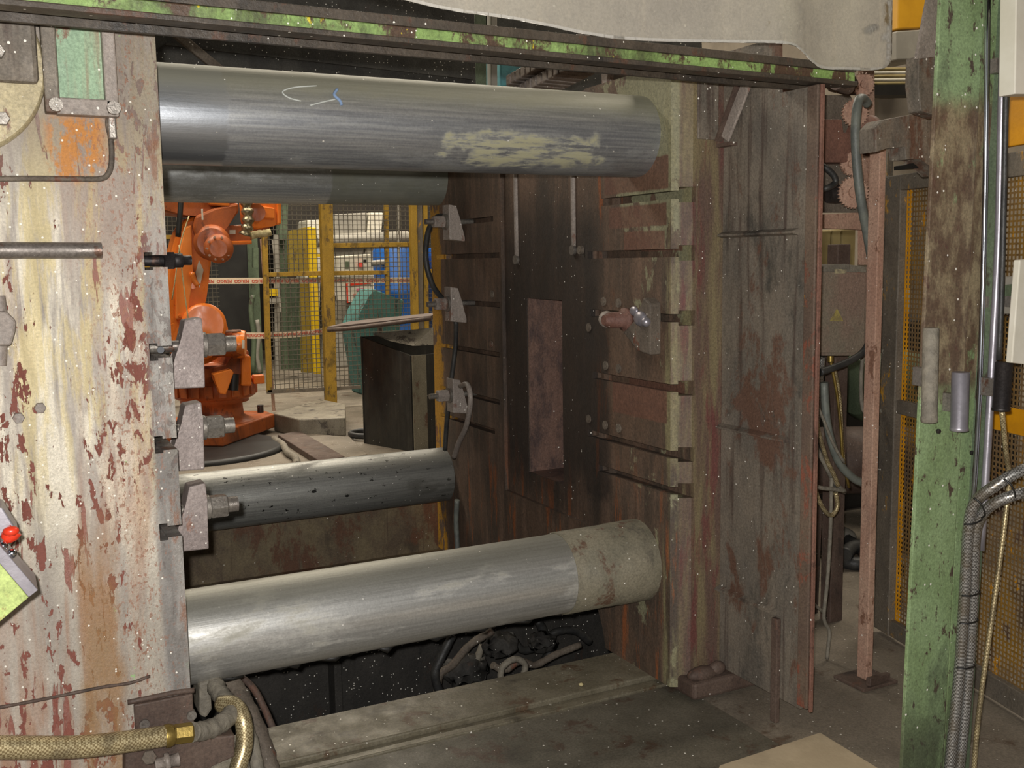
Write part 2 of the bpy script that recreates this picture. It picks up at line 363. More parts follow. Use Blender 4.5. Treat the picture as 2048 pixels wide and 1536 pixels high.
M = dict(
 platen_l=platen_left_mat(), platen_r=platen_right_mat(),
 bar_fu=bar_mat('brushed_steel_upper', ('84868a','a3a4a4'), '6f6e68', .5, .43, fu_extra, .7),
 bar_fl=bar_mat('polished_steel_lower', ('bcbbb7','d2d1cd'), 'a09c8e', .3, .38, fl_extra, .75),
 bar_ru=bar_mat('brushed_steel_rear', ('8e9090','a8aaa8'), '706f68', .45, .42, ru_extra, speck=1.0),
 bar_rl=bar_mat('oily_steel_rear', ('8c8c88','a6a6a0'), '63625c', .4, .46, rl_extra, spots=.55, speck=.8),
 sleeve=worn('dusty_sleeve', '6b6656', '7d7664', '5c4536', .5, 7, speck=.6, rough=.7, dark='45403a'),
 guard=worn('grimy_guard_steel', '686158', '7c7265', '634a3d', .58, 4, streak='4b3d36', streak_amt=.5, dark='3a3935', dark_amt=.5, speck=1.3, rough=.62, metal=.15, bump=.3),
 guardedge=worn('guard_edge', '5a4a40', '6a5a4c', '7a4a3a', .5, 8, chips='d69a1a', chip_amt=.66, speck=.5, rough=.6),
 redrust=worn('red_rust', '6e4e42', '845f50', '553c32', .5, 12, speck=.3, rough=.7, bump=.3),
 pinkrust=worn('pale_red_primer', 'a07c6a', 'b0907c', '7a5846', .45, 16, dark='6a5248', dark_amt=.3, speck=.3, rough=.65, bump=.25),
 darkrust=worn('dark_rust', '4a3a32', '5c4c42', '60463a', .4, 9, dark='2b2420', speck=.3, rough=.7, bump=.35),
 grime=worn('crusted_grime', '5a5046', '6e6458', '6a4636', .4, 10, dark='37312c', speck=1.2, rough=.75, bump=.7, bscale=40),
 grime2=worn('crusted_grey_grime', '847a72', '988d84', '7d6155', .35, 10, dark='5b534e', speck=1.0, rough=.55, bump=.45, bscale=50),
 clamp=worn('dusty_clamp_steel', '8b7f7b', '9d918c', '8a6a5c', .3, 10, dark='625853', dark_amt=.3, speck=1.4, rough=.55, metal=.2, bump=.35),
 nut=worn('greasy_nut_steel', '77706a', '8b857c', '6a4c3e', .35, 14, speck=.8, rough=.4, metal=.5, bump=.3),
 darknut=worn('black_oxide_steel', '2e2a2a', '3f3a38', rust='4d3a32', rust_amt=.3, speck=.3, rough=.45, metal=.5, bump=.2),
 greenbeam=worn('chipped_green_beam', '75904f', '86a05e', '4d3a2c', .78, 12, chips='c6b227', chip_amt=.63, dark='3b3527', dark_amt=.75, speck=.8, rough=.6, bump=.4),
 beamdark=worn('oily_beam_steel', '3a332b', '4a4137', '50392c', .45, 10, dark='1f1c19', speck=.6, rough=.55, bump=.35),
 sheet=worn('galvanised_sheet', 'cfcac1', 'dcd7cc', 'a8987c', .15, 5, streak='dcd6ca', streak_amt=.3, dark='8d8a86', dark_amt=.25, speck=.2, rough=.34, metal=.3, bump=.08, scale=4, grit=.12),
 floor=worn('stained_concrete', '6e6558', '7e7466', '5a4a3c', .42, 3, dark='4a4238', dark_amt=.5, speck=.7, rough=.62, bump=.18, scale=2.2),
 deck=worn('worn_steel_deck', '5b564a', '6d675a', '56463a', .45, 4, dark='3c362f', dark_amt=.5, speck=.9, rough=.55, metal=.2, bump=.2, scale=3),
 ledge=worn('oily_bed_ledge', '67604f', '787160', '5c4a39', .42, 6, dark='403a30', dark_amt=.5, speck=1.0, rough=.5, metal=.2, bump=.2, scale=5),
 trough=worn('brown_bed_side', '5d4f3f', '75684f', '5f4230', .5, 4, streak='4c3b2e', streak_amt=.3, dark='3b3027', speck=.2, rough=.65, bump=.2),
 pit=worn('sooty_pit', '2c2a27', '393632', '3a2e27', .35, 6, dark='191816', speck=1.4, rough=.75, bump=.5),
 sootysheet=worn('sooty_sheet', '34322e', '43413b', '39302a', .35, 5, dark='22211f', speck=1.6, rough=.7, bump=.3),
 column=None, 
 cable=plain('black_rubber', '2a2a2a', .5, 0, .2, '3a3936'),
 greycable=plain('grey_rubber', '5c605c', .5, 0, .2, '70746c'),
 card=plain('tan_board', 'a39379', .8, 0, .1, 'b3a287', 6),
 orange=worn('robot_orange', 'e07426', 'ea8434', 'a8521c', .15, 6, dark='c06026', dark_amt=.2, rough=.30, bump=.02, scale=3, grit=.06),
 orangedirtshade=worn('shaded_dirty_orange', '9c5026', 'b05c2a', '7c4224', .45, 7, dark='5e3824', dark_amt=.5, rough=.45, bump=.08, scale=5, grit=.15),  # dirty orange; shade on the upper robot parts is put into its colour
 white=plain('white_enamel', 'd9d4c6', .45, 0, .03, 'cbc5b4', 5),
 redp=plain('red_plastic', 'd2381f', .35),
 yellow=worn('fence_yellow', '8f7122', '9f7e28', '5e4a26', .55, 9, dark='4d4020', dark_amt=.5, rough=.6, bump=.15),
 byellow=plain('bright_yellow', 'e0bc18', .45, 0, .03, 'd2ac10', 6),
 dyellow=worn('dirty_yellow_panel', '7d6a1e', '8f7922', '54451c', .4, 5, rough=.65),
 wire=plain('wire_grey', '6a655a', .5, .4),
 bwire=plain('dull_wire', '4c4740', .55, .4),
 mesh=worn('orange_perforated_steel', '7a6448', '94702e', '5e4a3c', .5, 7, dark='4b4038', dark_amt=.6, chips='c48a1c', chip_amt=.60, speck=.4, rough=.55, metal=.2, bump=.2),
 meshframe=worn('grimy_yellow_frame', '5d564c', '6e6558', 'b8861e', .42, 7, dark='443e38', dark_amt=.5, speck=.7, rough=.65, bump=.4),
 oyellow=plain('orange_yellow', 'e09c12', .5, 0, .1, 'c98a14', 8),
 black=plain('black_enamel', '131211', .5, 0, .05, '1d1c1a', 4),
 dkgreen=worn('old_machine_green', '4f5c48', '5f6c55', '433a30', .4, 5, rough=.6),
 teal=worn('teal_skip_paint', '3f6a66', '4d7c76', '3c3230', .5, 6, rough=.65, bump=.3),
 blue=plain('blue_drum', '1f5fae', .4, 0, .03, '1a4f96', 3),
 gcab=plain('grey_cabinet', '9a958a', .6, 0, .03, '87837a', 4),
 tan=plain('tan_cabinet', '9a8a5e', .6, 0, .05, '8a7a50', 6),
 wall=plain('hall_wall', '8f8577', .85, 0, .05, '7e7568', 2),
 darkwall=plain('dark_hall_wall', '2a2622', .85, 0, .05, '35302b', 2),
 binsteel=worn('black_bin_steel', '2a2926', '383630', '302a26', .35, 4, streak='45433c', streak_amt=.35, speck=.2, rough=.55, metal=.2, bump=.1),
 binlight=worn('worn_bin_rim', '7c7466', '8f8878', '4c443c', .5, 7, rough=.6, bump=.3),
 brass=plain('brass', 'a8904e', .4, .8, .1, '8a7540', 12),
 chrome=plain('chrome', 'd0d4dc', .15, 1.0),
 lime=worn('lime_box_paint', 'a4b46a', 'b0c076', '9a7a4c', .25, 16, rough=.5, bump=.05),
 lilac=plain('brushed_aluminium', 'a39fa6', .4, .6, .05, '918d94', 14),
 gridgrey=plain('crusted_cable', '6d675c', .7, 0, .5, '857e70', 30),
 tape=plain('barrier_tape', 'd8c9ae', .5),
 tapered=plain('barrier_tape_print', 'c4482e', .5),
 teapatch=plain('turquoise_paint', '4e8c94', .6, 0, .1, '416f76', 14),
 chalk=plain('pale_chalk', 'b9bdb8', .8),
 bluechalk=plain('blue_chalk', '7d95b8', .8),
 glove=plain('silver_foil', 'b8ad8c', .3, .8, .3, '6c6453', 20),
 ropey=plain('pale_fibre', 'cbbd90', .8, 0, .5, 'a89a6e', 25),
)
def column_mat():
    def ex(n, col):
        z = n.xyz()[2]
        r = n.mul(n.zone(2, 1.17, 1.98, .05, .10, 7), n.step(n.noise(16, (1,1,.5), 7, .7, 0, 5.0), .28, .40))
        col = n.mix(n.mul(r, .92), col, n.mix(n.step(n.noise(14, (1,1,.4), 7, .7, 0, 15.0), .42, .6), C('5b4238'), C('8b7a62')))
        low = n.mul(n.step(n.math('MULTIPLY', z, -1.0), -.42, -.1), n.step(n.noise(9, (1,1,.5), 6, .7, 0, 25.0), .3, .55))
        return n.mix(n.mul(low, .8), col, C('3f4034'))
    return worn('chipped_green_column', '768a60', '879c72', '4e4238', .46, 34, dark='56614a', dark_amt=.45, speck=.45, rough=.5, bump=.3, extra=ex, scale=7)
M['column'] = column_mat()
def braid_mat(name, a, b, metal=.6):
    n = N(name); n1 = n.t.nodes.new('ShaderNodeTexChecker'); n1.inputs['Scale'].default_value = 190
    n.t.links.new(n.vec((1, 1, 1)), n1.inputs['Vector'])
    col = n.mix(n1.outputs['Fac'], C(a), C(b)); col = n.mix(n.mul(n.step(n.noise(14, detail=5), .45, .65), .6), col, C('6b5f4c'))
    return n.out(col, .38, metal, .6, n1.outputs['Fac'], .003)
M['braid'] = braid_mat('brassy_braided_hose', 'd6c69c', '94825e')
M['sbraid'] = braid_mat('steel_braided_hose', 'a8a6a2', '63605c')

# ---------------------------------------------------------------- setting
mb = MB()
for a, b in (((-8,-4,-.12),(14,3.27,0)), ((-8,5.5,-.12),(14,20,0)), ((2.9,3.27,-.12),(14,5.5,0)), ((-8,3.27,-.12),(-1.4,5.5,0))): mb.box(a, b)
solo('floor', mb, M['floor'], 'stained grey brown concrete hall floor', None, None, 'structure')
mb = MB().box((-1.4,3.27,-.75),(2.9,5.5,-.70)).box((-1.4,3.19,-.72),(2.9,3.27,-.12)).box((-1.4,5.5,-.72),(2.9,5.56,-.12)).box((-1.46,3.2,-.72),(-1.4,5.5,-.12)).box((2.9,3.2,-.72),(2.96,5.5,-.12))
solo('floor_pit', mb, M['pit'], 'sooty pit below the machine tie bars', None, None, 'structure')
solo('wall_back', MB().box((-8,19,0),(14,19.2,7)), M['darkwall'], None, None, None, 'structure')
solo('wall_right', MB().box((9.5,-4,0),(9.7,19,7)), M['wall'], None, None, None, 'structure')
solo('ceiling', MB().box((-8,-4,7),(14,19.2,7.2)), M['darkwall'], None, None, None, 'structure')

# ---------------------------------------------------------------- machine bed
bed = thing('machine_bed', 'oily brown steel machine bed with ledges beside the dark pit', 'machine bed', (1.1, 3.2, 0))
part('near_ledge', MB().box((-1.3,3.03,-.10),(2.6,3.29,.03), .006), M['ledge'], bed)
part('ledge_strip', MB().box((-1.3,2.975,-.02),(2.35,3.03,.012), .004), M['ledge'], bed)
part('far_side_beam', MB().box((-1.3,5.16,-.69),(2.9,5.48,.27), .01), M['trough'], bed)
part('far_ledge', MB().box((-1.3,5.02,-.3),(2.9,5.16,-.02), .008), M['trough'], bed)
part('cross_wall', MB().box((-1.3,4.55,-.69),(2.88,4.62,-.12), .008), M['pit'], bed)
part('upright_web', MB().box((1.324, 4.45, -0.278),(1.36,4.55,-.62), .004), M['pit'], bed)
solo('deck_plate', MB().box((.35,2.16,0),(2.17,2.97,.006), .002), M['deck'], 'worn grey steel deck plate in front of the bed ledge', 'deck plate')

# ---------------------------------------------------------------- platens
XL, YL = .434, 2.82
slots = (1.567, 1.331, 1.086, .850)
pts = [(-1.0, .14), (XL, .14)]
for zc in slots[::-1]:
    pts += [(XL, zc-.017), (.398, zc-.017), (.398, zc-.024), (.377, zc-.024), (.377, zc+.022), (.398, zc+.022), (.398, zc+.014), (XL, zc+.014)]
pts += [(XL, 2.24), (-1.0, 2.24)]
pl = thing('moving_platen', 'tall rust-streaked pale steel platen with notched right edge', 'machine platen', (-.2, 4.0, .0))
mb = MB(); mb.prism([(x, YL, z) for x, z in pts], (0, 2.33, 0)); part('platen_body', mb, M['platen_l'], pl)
part('foot', MB().box((-.9,2.95,0.03),(.40,5.0,.14), .01), M['darkrust'], pl)
# round cover, channel bracket and raised panel at the top
mb = MB(); cc = (-.04, YL, 2.03)
mb.lathe(cc, (cc[0], YL-.032, cc[2]), [(0,.214),(.8,.212),(1,.206)], 64); part('round_cover', mb, worn('tan_cover_paint', '9a8d70', 'b5a884', '7a5a46', .42, 12, streak='cbbf98', streak_amt=.4, dark='6d6252', dark_amt=.4, speck=.6, rough=.4, bump=.5), pl)
part('cover_block', MB().box((-.35,YL-.055,1.99),(.155,YL,2.30), .012), M['guard'], pl)
mb = MB()
for bx, bz in ((.069, 2.055), (.070, 1.905)): mb.hexa((bx,YL-.03,bz),(bx,YL-.052,bz), .017)
for bx, bz in ((.069, 2.055),):
    part('cover_bolt', MB().hexa((bx,YL-.055,bz),(bx,YL-.078,bz), .017), M['nut'], pl)
part('cover_bolt', MB().hexa((.07,YL-.028,1.905),(.07,YL-.052,1.905), .017), M['nut'], pl)
mb.bm.free()
part('channel_side', MB().box((.165,YL-.05,1.925),(.198,YL,2.30), .004), M['guard'], pl)
part('channel_side', MB().box((.302,YL-.045,1.925),(.332,YL,2.30), .004), M['grime2'], pl)
part('channel_foot', MB().box((.190,YL-.045,1.922),(.332,YL,1.962), .004), M['grime2'], pl)
n = worn('green_smeared_plate', '7f9a7e', '93ad8e', '7a5a46', .45, 9, streak='8d7a62', streak_amt=.5, speck=.5, rough=.6, bump=.25)
part('green_plate', MB().box((.198,YL-.012,1.962),(.302,YL,2.30)), n, pl)
for bx, bz in ((.188, 1.942), (.319, 1.941), (.323, 2.17)):
    part('channel_bolt', MB().cyl((bx,YL-.045,bz),(bx,YL-.062,bz), .016, n=18).cyl((bx,YL-.062,bz),(bx,YL-.066,bz), .010, n=6), M['nut'], pl)
rim = [(0.013, 2.82, 1.766), (0.123, 2.82, 1.77), (0.224, 2.82, 1.771), (0.283, 2.82, 1.773), (0.302, 2.82, 1.785), (0.312, 2.82, 1.814), (0.314, 2.82, 1.869), (0.309, 2.82, 1.906), (0.312, 2.82, 1.928)]
part('panel_rim', MB().tube(rim, .007, 8, 5), M['grime'], pl)
part('rim_clip', MB().box((0.307, 2.82, 1.928), (.327, YL-.02, 1.87), .004), M['nut'], pl)
for u in ((0.109, 2.82, 1.206), (0.059, 2.82, 1.185)): part('face_bolt', MB().hexa(u, (u[0], YL-.018, u[2]), .014), M['grime2'], pl)
weld = [(-0.053, 2.82, 0.452), (0.073, 2.82, 0.452), (0.206, 2.82, 0.455), (0.28, 2.82, 0.452), (0.332, 2.82, 0.461)]
part('weld_bead', MB().tube(weld, .005, 6, 4, lambda i, t: 1+.12*math.sin(i*2.3)), M['darkrust'], pl)
part('corner_bracket', MB().box((.285,YL-.016,.27),(.437,YL,.395), .004), M['darkrust'], pl)
for u in ((0.308, 2.82, 0.34), (0.43, 2.82, 0.337)): part('bracket_bolt', MB().cyl(u, (u[0], YL-.026, u[2]), .013, n=16).cyl((u[0], YL-.026, u[2]), (u[0], YL-.029, u[2]), .007, n=6), M['nut'], pl)
part('corner_weld', MB().tube([(0.271, 2.82, 0.4), (0.328, 2.82, 0.401), (0.393, 2.82, 0.402), (0.443, 2.82, 0.398)], .008, 6, 4), M['darkrust'], pl)
part('slot_washer', MB().cyl((.405,YL+.0,1.335),(.405,YL-.004,1.335), .009, n=12), M['chrome'], pl)

pr = thing('fixed_platen', 'dark burnt rusty platen face with horizontal slots and deep pocket', 'machine platen', (2.45, 3.95, .03))
XR = 2.095
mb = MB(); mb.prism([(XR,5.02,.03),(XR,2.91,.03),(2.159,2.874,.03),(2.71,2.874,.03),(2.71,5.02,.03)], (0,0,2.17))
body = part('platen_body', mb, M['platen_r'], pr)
near = ((1.766, 3.36), (1.571, 3.455), (1.349, 3.44), (1.107, 3.424), (.874, 3.465), (.746, 3.39))
far = ((1.745, 4.28), (1.580, 4.22), (1.355, 4.225), (1.126, 4.235), (.905, 4.245), (.76, 4.3))
necks, heads = MB(), MB()
for z, ye in near:
    necks.box((2.0,2.7,z-.014),(2.135,ye,z+.014)); heads.box((2.118,2.7,z-.026),(2.17,ye-.02,z+.026))
for z, ye in far:
    necks.box((2.0,ye,z-.012),(2.135,4.95,z+.012)); heads.box((2.118,ye+.02,z-.024),(2.17,4.93,z+.024))
pocket = MB().box((2.0,3.69,.62),(2.50,4.00,1.39))
recess = MB().box((2.0,3.472,.50),(2.113,4.205,2.4))
arch = MB().cyl((1.9,3.75,-.05),(3.0,3.75,-.05), .42, n=32)
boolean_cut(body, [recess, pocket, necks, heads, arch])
for y, z0 in ((4.082, 1.558), (3.587, 1.592)):
    part('grey_guide_strip', MB().tube([(2.113,y,2.19),(2.113,y,1.9),(2.113,y,z0+.01)], .013, 8, 2), M['grime2'], pr)
    part('strip_end', MB().lathe((2.125,y,z0),(2.10,y,z0), [(0,.012),(.2,.02),(1,.02)], 14), M['nut'], pr)
for u in ((2.095, 3.338, 1.395), (2.095, 3.234, 1.392), (2.095, 3.326, 1.152), (2.095, 3.235, 1.148), (2.095, 3.331, 0.922), (2.095, 3.453, 0.93), (2.095, 3.236, 0.923), (2.095, 3.512, 1.591), (2.095, 3.448, 1.291), (2.095, 4.301, 1.403), (2.095, 4.321, 1.171)):
    part('threaded_plug', MB().cyl((XR+.01,u[1],u[2]),(XR-.004,u[1],u[2]), .017, n=12).cyl((XR-.004,u[1],u[2]),(XR-.007,u[1],u[2]), .010, n=6), M['grime'], pr)
part('slide_shoe', MB().box((2.12,2.80,.012),(2.66,3.0,.075), .012), M['darkrust'], pr)
part('shoe_debris', MB().ball((2.19,2.845,.085), .035, (1.9,.9,.8)).ball((2.25,2.84,.095), .03, (1.2,.8,.9)), M['darkrust'], pr)
part('flat_bar', MB().box((2.175, 2.893, 2.195), (2.262, 2.868, 1.95), .004), M['guard'], pr)

# ---------------------------------------------------------------- tie bars
def tie_bar(label, y, z, mat, extra=()):
    t = thing('tie_bar', label, 'tie bar', (1.25, y, z-.14), 'tie bars between the platens')
    n = 64
    part('bar_shaft', MB().cyl((XL,y,z),(2.095,y,z), .14, n=n), mat, t)
    return t
b1 = tie_bar('upper front steel tie bar with olive stained patch, nearest the overhead rail', 3.11, 1.98, M['bar_fu'])
b2 = tie_bar('bright polished lower front tie bar above the dark pit', 3.11, .448, M['bar_fl'])
b3 = tie_bar('upper rear tie bar half hidden behind the upper front one', 4.92, 1.98, M['bar_ru'])
b4 = tie_bar('black-spotted oily tie bar low down in front of the robot', 4.92, .448, M['bar_rl'])
def on_bar(x, a, y=3.11, z=1.98, r=.1405): return (x, y-r*math.cos(a), z+r*math.sin(a))
part('chalk_mark', MB().tube([on_bar(.905,.66), on_bar(.84,.58), on_bar(.80,.45), on_bar(.815,.32), on_bar(.85,.26)], .0022, 6, 5), M['chalk'], b1)
part('chalk_mark', MB().tube([on_bar(.875,.18), on_bar(.92,.28), on_bar(.955,.35)], .0022, 6, 5), M['chalk'], b1)
part('chalk_mark', MB().tube([on_bar(.965,.60), on_bar(.952,.45), on_bar(.966,.32), on_bar(.97,.22)], .0045, 6, 5), M['bluechalk'], b1)
part('rusty_sleeve', MB().lathe((1.755,3.11,.448),(2.10,3.11,.448), [(0,.141),(.004,.146),(.62,.147),(.63,.149),(1,.151)], 64, False), M['sleeve'], b2)
part('ragged_seal', MB().tube([(x, 3.11+.02*math.cos(x*37), .305+.006*math.sin(x*61)) for x in [.5+.05*i for i in range(31)]], .010, 6, 2, lambda i, t: 1+.5*math.sin(i*2.7)), M['black'], b2)
#part('flange_ring', MB().lathe((2.075,3.11,1.98),(2.094,3.11,1.98), [(0,.141),(.3,.15),(1,.151)], 64, False), M['bar_fu'], b1)

# ---------------------------------------------------------------- clamps on the moving platen
def clamp_l(y, z, label, long=True, blk=1.0, dz=0.0):
    t = thing('die_clamp', label, 'clamp', (XL+.05, y, z-.1), 'die clamps along the moving platen')
    part('stud', MB().cyl((.385,y,z),(.625,y,z), .016, n=16), M['nut'], t)
    # wedge block: upright with a heel that leans on the platen
    x0, x1 = XL, .540
    prof = [(x0+.004, z-.115+dz), (x0+.004, z-.085+dz), (x0+.022, z-.055+dz), (x0+.045, z+.02+dz), (x0+.058, z+.072+dz), (x1-.002, z+.078+dz), (x1, z+.03+dz), (x1-.002, z-.118+dz)]
    part('clamp_block', MB().prism([(x, y-.03, zz) for x, zz in prof], (0, .075, 0), .004), M['clamp'], t)
    w = part('washer', MB().cyl((x1,y,z),(x1+.010,y,z), .036, n=24), M['nut'], t)
    part('nut', MB().hexa((x1+.010,y,z),(x1+.062,y,z), .035), M['nut'], t)
    part('stud_end', MB().cyl((.600,y,z),(.632,y,z), .023, n=16), M['nut'], t)
    return t
clamp_l(2.98, 1.331, 'grey wedge clamp with big nut in front of the robot motor')
clamp_l(3.05, 1.086, 'grey wedge clamp with hexagon nut level with the robot base')
clamp_l(3.05, .850, 'grimy brown wedge clamp in front of the spotted lower tie bar')
for y, z, lab in ((2.90, 1.567, 'dark stub bolt high on the platen edge in front of the robot arm'), (4.75, 1.331, 'small black bolt farther back behind the topmost wedge clamp')):
    t = thing('clamp_bolt', lab, 'bolt', (XL+.04, y, z-.03), 'clamp bolts along the moving platen')
    part('bolt_head', MB().hexa((XL+.002,y,z),(XL+.03,y,z), .026), M['darknut'], t)
    part('stud', MB().lathe((.38,y,z),(XL+.075,y,z), [(0,.014),(.6,.014),(.61,.019),(.82,.019),(.83,.013),(1,.013)], 16), M['darknut'], t)

# ---------------------------------------------------------------- clamps on the fixed platen
def clamp_r(y, z, label, flip=1, dirty=False):
    t = thing('die_clamp', label, 'clamp', (XR-.06, y, z-.08), 'die clamps along the fixed platen')
    m = M['grime'] if dirty else M['grime2']
    part('stud', MB().cyl((2.15,y,z),(1.90,y,z), .013, n=14), M['nut'], t)
    x1 = XR-.085
    prof = [(XR-.003, z-.075), (XR-.025, z+.005), (XR-.045, z+.075), (x1, z+.082), (x1, z-.085), (XR-.003, z-.095)]
    part('clamp_block', MB().prism([(x, y-.035, zz) for x, zz in prof], (0, .08, 0), .004), m, t)
    part('washer', MB().cyl((x1,y,z),(x1-.012,y,z), .038, n=22), M['nut'], t)
    part('nut', MB().hexa((x1-.012,y,z),(x1-.07,y,z), .030), m, t)
    return t
clamp_r(4.62, 1.745, 'dusty wedge clamp below the rear upper tie bar with a hose bending off it')
clamp_r(4.62, 1.352, 'dusty wedge clamp halfway up the far edge of the burnt platen')
clamp_r(4.62, .905, 'dusty wedge clamp low on the far platen edge wrapped by a brown hose')
t = thing('swivel_clamp', 'rusty round-headed clamp smeared with molten metal on the burnt platen', 'clamp', (XR, 3.1, 1.27))
part('pivot_pin', MB().lathe((2.13,3.165,1.335),(1.985,3.165,1.335), [(0,.03),(.3,.032),(.31,.042),(.42,.042),(.43,.030),(.85,.028),(1,.018)], 20), worn('scaled_pin', '6a4a40', '7c5a4e', '4a3a34', .5, 22, dark='3c322c', speck=.5, rough=.6, bump=.5), t)
part('clamp_ball', MB().ball((2.03,3.215,1.335), .032), M['grime2'], t)
part('clamp_arm', MB().prism([(2.05,3.06,1.33),(2.05,3.01,1.42),(2.05,2.97,1.40),(2.05,2.97,1.22),(2.05,3.05,1.23),(2.05,3.14,1.29)], (.05,0,0), .006), M['grime'], t)
part('metal_splash', MB().ball((2.045,3.02,1.345), .028, (.6,1.3,1)).ball((2.045,2.985,1.335), .018).ball((2.045,3.06,1.37), .02, (.5,1.3,.9)), M['lilac'], t)

# ---------------------------------------------------------------- hoses on the fixed platen
solo('air_hose', MB().tube([(2.02, 4.639, 1.774), (2, 4.722, 1.768), (1.98, 4.78, 1.699), (1.98, 4.815, 1.565), (2, 4.786, 1.441), (2.03, 4.716, 1.362)], .014, 10), M['cable'], 'black rubber hose looping between the two upper clamps of the burnt platen', 'hose')
solo('air_hose', MB().tube([(2.06, 4.643, 1.27), (2.07, 4.678, 1.144), (2.06, 4.699, 1.019), (2.05, 4.728, 0.865), (2.05, 4.767, 0.733), (2.05, 4.794, 0.6)], .012, 10), M['cable'], 'black rubber hose hanging straight below the middle clamp', 'hose')
solo('brown_hose', MB().tube([(2.04, 4.561, 0.954), (2, 4.391, 0.978), (1.99, 4.339, 0.914), (2, 4.412, 0.785), (2.02, 4.549, 0.679), (2.04, 4.659, 0.584)], .013, 10), M['grime2'], 'brown dusty hose wrapped over the lowest far clamp', 'hose')
solo('air_hose', MB().tube([(2.07, 4.702, 0.356), (2.07, 4.72, 0.248), (2.07, 4.714, 0.132), (2.07, 4.712, -0.064)], .014, 8), M['greycable'], 'grey hose hanging below the rear lower tie bar at the platen foot', 'hose')

# ---------------------------------------------------------------- guard plate beside the fixed platen
g = thing('splash_guard', 'speckled dark grey guard plate with three horizontal ribs beside the platen', 'guard plate', (2.29, 2.65, .085))
part('plate', MB().prism([(2.286,2.455,.085),(2.286,2.872,.085),(2.286,2.872,2.24),(2.286,2.60,2.24),(2.286,2.595,2.066),(2.286,2.455,2.066)], (.012,0,0)), M['guard'], g)
for z, y0, y1 in ((1.629, 2.50, 2.872), (.963, 2.53, 2.872), (.377, 2.56, 2.872)):
    part('rib', MB().prism([(2.286,y0,z-.010),(2.262,y0,z-.004),(2.262,y0,z+.002),(2.286,y0,z+.012)], (0,y1-y0,0)), M['guard'], g)
part('edge_angle', MB().box((2.276,2.416,.10),(2.286,2.462,2.066), .003), M['guardedge'], g)
part('edge_strip', MB().box((2.284,2.408,.09),(2.298,2.416,2.066), .002), M['redrust'], g)
part('leg', MB().box((2.268,2.55,.0),(2.286,2.58,.36), .003), M['darkrust'], g)
part('brace_bar', MB().bar((2.266,2.840,1.95),(2.270,2.70,2.17), .045, .010, (1,0,0), .003), M['grime2'], g)
part('brace_angle', MB().bar((2.258,2.866,1.945),(2.262,2.735,2.17), .006, .03, (1,0,0)), M['darkrust'], g)
part('brace_foot', MB().box((2.255,2.80,1.925),(2.286,2.872,1.937)), M['darkrust'], g)

# ---------------------------------------------------------------- overhead rail and sheet
b = thing('overhead_rail', 'chipped green and yellow steel rail running across the top', 'rail', (1.0, 2.47, 2.09))
part('rail_web', MB().prism([(-1.2,2.43,2.112),(2.44,2.43,2.085),(2.44,2.43,2.112),(-1.2,2.43,2.138)], (0,.012,0), .003), M['greenbeam'], b)
part('rail_top', MB().prism([(-1.2,2.425,2.138),(2.44,2.425,2.112),(2.44,2.425,2.135),(-1.2,2.425,2.162)], (0,.16,0), .002), M['beamdark'], b)
part('rail_lip', MB().prism([(-1.2,2.418,2.098),(2.44,2.418,2.070),(2.44,2.418,2.084),(-1.2,2.418,2.111)], (0,.06,0), .003), M['beamdark'], b)
part('rail_back', MB().prism([(-1.2,2.57,2.095),(2.44,2.57,2.075),(2.44,2.57,2.14),(-1.2,2.57,2.16)], (0,.015,0)), M['beamdark'], b)
part('rail_end', MB().cyl((2.40,2.47,2.085),(2.50,2.52,2.085), .022, n=16), M['darkrust'], b)
edge = [(.70,2.215),(.80,2.195),(.93,2.171),(1.058,2.150),(1.194,2.152),(1.336,2.142),(1.45,2.133),(1.564,2.129),(1.725,2.136),(1.949,2.147),(2.095,2.155),(2.14,2.146),(2.171,2.129),(2.21,2.112),(2.249,2.098),(2.30,2.100),(2.368,2.107),(2.565,2.112)]
mb = MB(); bm = mb.bm; rows = []
for i, (x, z) in enumerate(edge):
    col = []
    for k in range(8):
        t = k/7; zz = z*(1-t)+2.62*t
        xx = x+t*.0
        yy = 2.385-.028*math.exp(-((x-2.10)/.12)**2)*(1-t*.6)-.012*math.sin(x*7.0)*(1-t)+.02*t
        col.append(bm.verts.new((xx, yy, zz)))
    rows.append(col)
for a, c in zip(rows, rows[1:]):
    for k in range(7):
        f = mb.face([a[k], c[k], c[k+1], a[k+1]]); f.smooth = True
g2 = bmesh.ops.solidify(bm, geom=bm.faces[:], thickness=.0025)
sh = solo('hanging_sheet', mb, M['sheet'], 'bent galvanised sheet hanging with wavy lower edge over the rail', 'metal sheet')
m = sh.modifiers.new('smooth', 'SUBSURF'); m.levels = 2; m.render_levels = 2

# ---------------------------------------------------------------- green column with its fittings
c = thing('green_column', 'tall chipped green steel column at the right', 'column', (2.39, 2.02, 0))
bl, br = (2.249, 2, 0.044), (2.416, 2, 0.002); tl, tr = (2.307, 2, 2.219), (2.476, 2, 2.235)
def up_to(b_, t_, z): k = (z-b_[2])/(t_[2]-b_[2]); return (b_[0]+(t_[0]-b_[0])*k, b_[1], z)
part('column_plate', MB().prism([up_to(bl,tl,0), up_to(br,tr,0), up_to(br,tr,2.75), up_to(bl,tl,2.75)], (0,.012,0), .002), M['column'], c)
bl, br = (2.469, 2.04, -0.03), (2.566, 2.04, -0.055); tl, tr = (2.526, 2.04, 2.249), (2.64, 2.04, 2.26)
part('side_channel', MB().prism([up_to(bl,tl,0), up_to(br,tr,0), up_to(br,tr,2.75), up_to(bl,tl,2.75)], (0,.012,0)), M['column'], c)
br2, tr2 = (2.529, 2, -0.027), (2.601, 2, 2.247); bl2, tl2 = (2.507, 2, -0.021), (2.58, 2, 2.245)
